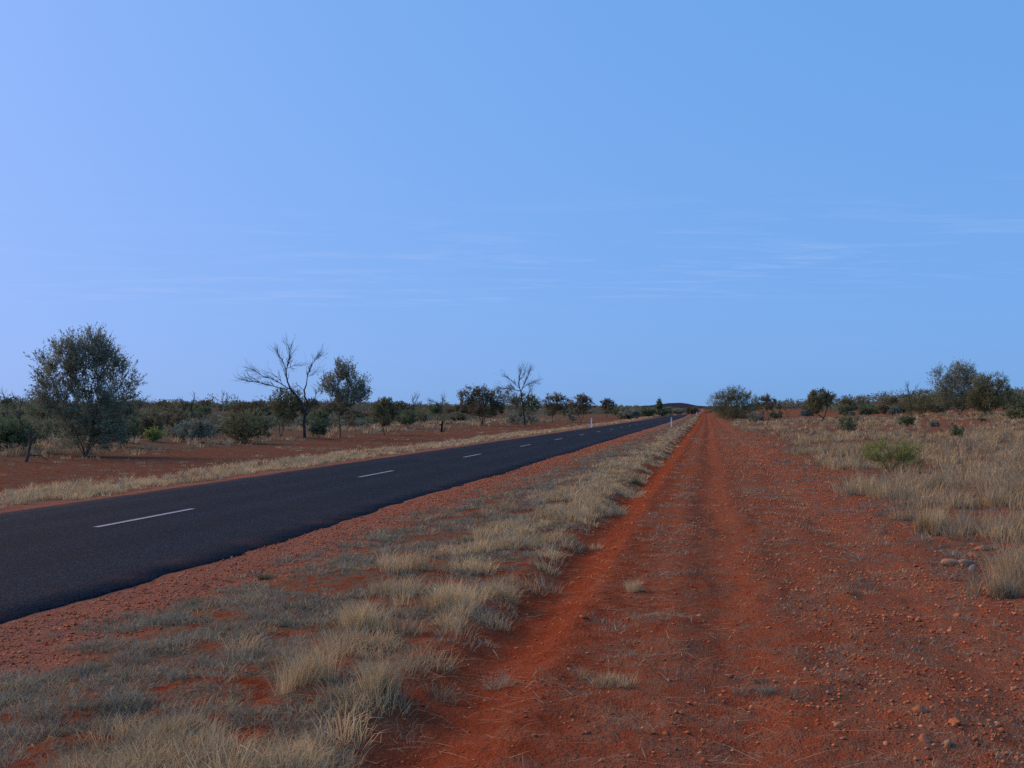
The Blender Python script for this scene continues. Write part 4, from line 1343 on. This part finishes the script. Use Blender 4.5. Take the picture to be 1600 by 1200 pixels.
# ------------------------------------------------------------------ stones
def pebble_shape(r_, n):
    """n rough stones as 12-vertex icosahedra, unit size"""
    g = (1 + 5 ** 0.5) / 2
    V = np.array([(-1, g, 0), (1, g, 0), (-1, -g, 0), (1, -g, 0), (0, -1, g), (0, 1, g), (0, -1, -g), (0, 1, -g), (g, 0, -1), (g, 0, 1), (-g, 0, -1), (-g, 0, 1)], float)
    V /= np.linalg.norm(V[0])
    F = np.array([(0, 11, 5), (0, 5, 1), (0, 1, 7), (0, 7, 10), (0, 10, 11), (1, 5, 9), (5, 11, 4), (11, 10, 2), (10, 7, 6), (7, 1, 8), (3, 9, 4), (3, 4, 2), (3, 2, 6), (3, 6, 8),
                  (3, 8, 9), (4, 9, 5), (2, 4, 11), (6, 2, 10), (8, 6, 7), (9, 8, 1)])
    P = V[None] * (1 + 0.22 * r_.normal(0, 1, (n, 12, 1)))
    P = P * np.stack((r_.uniform(0.7, 1.3, n), r_.uniform(0.7, 1.2, n), r_.uniform(0.45, 0.85, n)), 1)[:, None, :]
    a = r_.uniform(0, 6.28, n)
    ca, sa = np.cos(a)[:, None], np.sin(a)[:, None]
    x, y = P[..., 0] * ca - P[..., 1] * sa, P[..., 0] * sa + P[..., 1] * ca
    return np.stack((x, y, P[..., 2]), -1), F


STONE_TONES = np.array(((0.52, 0.165, 0.065), (0.44, 0.115, 0.048), (0.56, 0.24, 0.12), (0.34, 0.10, 0.05), (0.48, 0.25, 0.14)))
r_ = np.random.default_rng(700)
n = 52000
y = 4.2 * (95 / 4.2) ** (r_.random(n) ** 1.15)
x = np.where(r_.random(n) < 0.30, r_.uniform(-5.75, -4.2, n), r_.uniform(-2.0, 4.2, n))
dn = np.where(x < -4, 0.9 * (1 - sstep(-4.9, -4.1, x)),
              0.10 + 0.9 * sstep(0.2, 1.4, x) * sstep(0.48, 0.66, vnoise(x / 0.8, y / 1.0, 108)) + 0.12 * sstep(0.2, 1.4, x) + 0.25 * sstep(0.55, 0.7, vnoise(x / 0.5, y / 0.6, 109)))
keep = r_.random(n) < dn * (1 - sstep(45, 95, y))
x, y = x[keep], y[keep]
n = len(x)
size = (0.005 + 0.013 * r_.random(n) ** 3 + 0.00055 * y) * np.where(x < -4, 0.75, 0.8)
O = np.array([(1, 0, 0), (-1, 0, 0), (0, 1, 0), (0, -1, 0), (0, 0, 1), (0, 0, -1)], float)
F = np.array([(0, 2, 4), (2, 1, 4), (1, 3, 4), (3, 0, 4), (2, 0, 5), (1, 2, 5), (3, 1, 5), (0, 3, 5)])
P = O[None] * r_.uniform(0.75, 1.35, (n, 6, 1)) * np.stack((r_.uniform(0.8, 1.4, n), r_.uniform(0.8, 1.3, n), r_.uniform(0.55, 1.0, n)), 1)[:, None, :] + r_.normal(0, 0.16, (n, 6, 3))
a = r_.uniform(0, 6.28, n)
ca, sa = np.cos(a)[:, None], np.sin(a)[:, None]
P = np.stack((P[..., 0] * ca - P[..., 1] * sa, P[..., 0] * sa + P[..., 1] * ca, P[..., 2]), -1)
P = P * size[:, None, None] + np.stack((x, y, height(x, y) + size * 0.25), 1)[:, None, :]
col = STONE_TONES[r_.choice(5, n, p=(0.36, 0.28, 0.18, 0.1, 0.08))] * r_.uniform(0.75, 1.2, (n, 1))
link('gravel', mesh_from('gravel', P.reshape(-1, 3), (F[None] + (np.arange(n) * 6)[:, None, None]).reshape(-1, 3), M_STONE, np.repeat(col, 6, axis=0)),
     kind='stuff', label='orange gravel strewn over the track and the road shoulder', category='gravel')

# the larger loose stones, one by one
shapes = []
for i in range(10):
    P, F = pebble_shape(r_, 1)
    # one rounding subdivision keeps them rough but not faceted
    V = list(P[0])
    edge, F2 = {}, []

    def midp(a, b):
        key = (min(a, b), max(a, b))
        if key not in edge:
            q = (V[a] + V[b]) / 2
            V.append(q * (1.03 + 0.07 * r_.normal()))
            edge[key] = len(V) - 1
        return edge[key]
    for a, b, c_ in F:
        ab, bc, ca_ = midp(a, b), midp(b, c_), midp(c_, a)
        F2 += [(a, ab, ca_), (b, bc, ab), (c_, ca_, bc), (ab, bc, ca_)]
    shapes.append(mesh_from('stone', np.array(V), F2, M_STONE, np.array(STONE_TONES[i % 5])[None, :] * np.ones((len(V), 1))))
r_ = np.random.default_rng(720)
k = 0
while k < 85:
    y = 4.6 * (15 / 4.6) ** r_.random()
    x = r_.uniform(-1.9, 4.0)
    if r_.random() > 0.16 + 0.84 * float(sstep(0.4, 1.6, np.array(x))) * float(sstep(0.38, 0.6, vnoise(x / 0.8, y / 1.0, 108))):
        continue
    s = 0.010 + 0.018 * r_.random() ** 2.5 + 0.0009 * y
    o = link('stone', shapes[int(r_.integers(10))], loc=(x, y, float(height(x, y)) + 0.08 * s), label='small orange stone lying loose on the dirt track',
             category='stone', group='loose stones on the track')
    o.scale = (s, s * r_.uniform(0.8, 1.2), s * r_.uniform(0.8, 1.1))
    o.rotation_euler = (r_.uniform(-0.3, 0.3), r_.uniform(-0.3, 0.3), r_.uniform(0, 6.28))
    k += 1
PALE = []
for i in range(3):
    me = shapes[i].copy()
    a = me.color_attributes['tone']
    a.data.foreach_set('color', np.tile(np.array(((0.36, 0.235, 0.15, 1), (0.40, 0.17, 0.09, 1), (0.25, 0.20, 0.165, 1))[i], np.float32), len(me.vertices)))
    PALE.append(me)
for i, (px, py, w, h, lb) in enumerate((
        (1487, 884, 34, 13, 'long pale buff rock at the field edge'), (1508, 885, 26, 12, 'pale rock wedged against the long buff rock'),
        (1521, 871, 30, 11, 'flat pinkish rock just behind the pale pair'), (1520, 893, 20, 16, 'round grey rock in front of the pale pair'),
        (1445, 1166, 26, 16, 'reddish rock near the bottom edge of the track'), (1480, 1170, 20, 14, 'buff rock next to the reddish one'),
        (1438, 1120, 30, 14, 'broad orange rock at the track side'), (1535, 860, 34, 10, 'flat orange rock under the tall wispy tuft'))):
    p = ground_at(px, py)
    s = ppm(p)
    o = link('rock', PALE[(0, 0, 1, 2, 1, 0, 1, 1)[i]], loc=(p[0], p[1], float(height(p[0], p[1])) + 0.2 * h / s), label=lb, category='rock', group='larger rocks at the track side')
    o.scale = (w / s / 2, w / s / 2.6, h / s / 1.4)
    o.rotation_euler = (0, 0, TH + 0.3 * i)
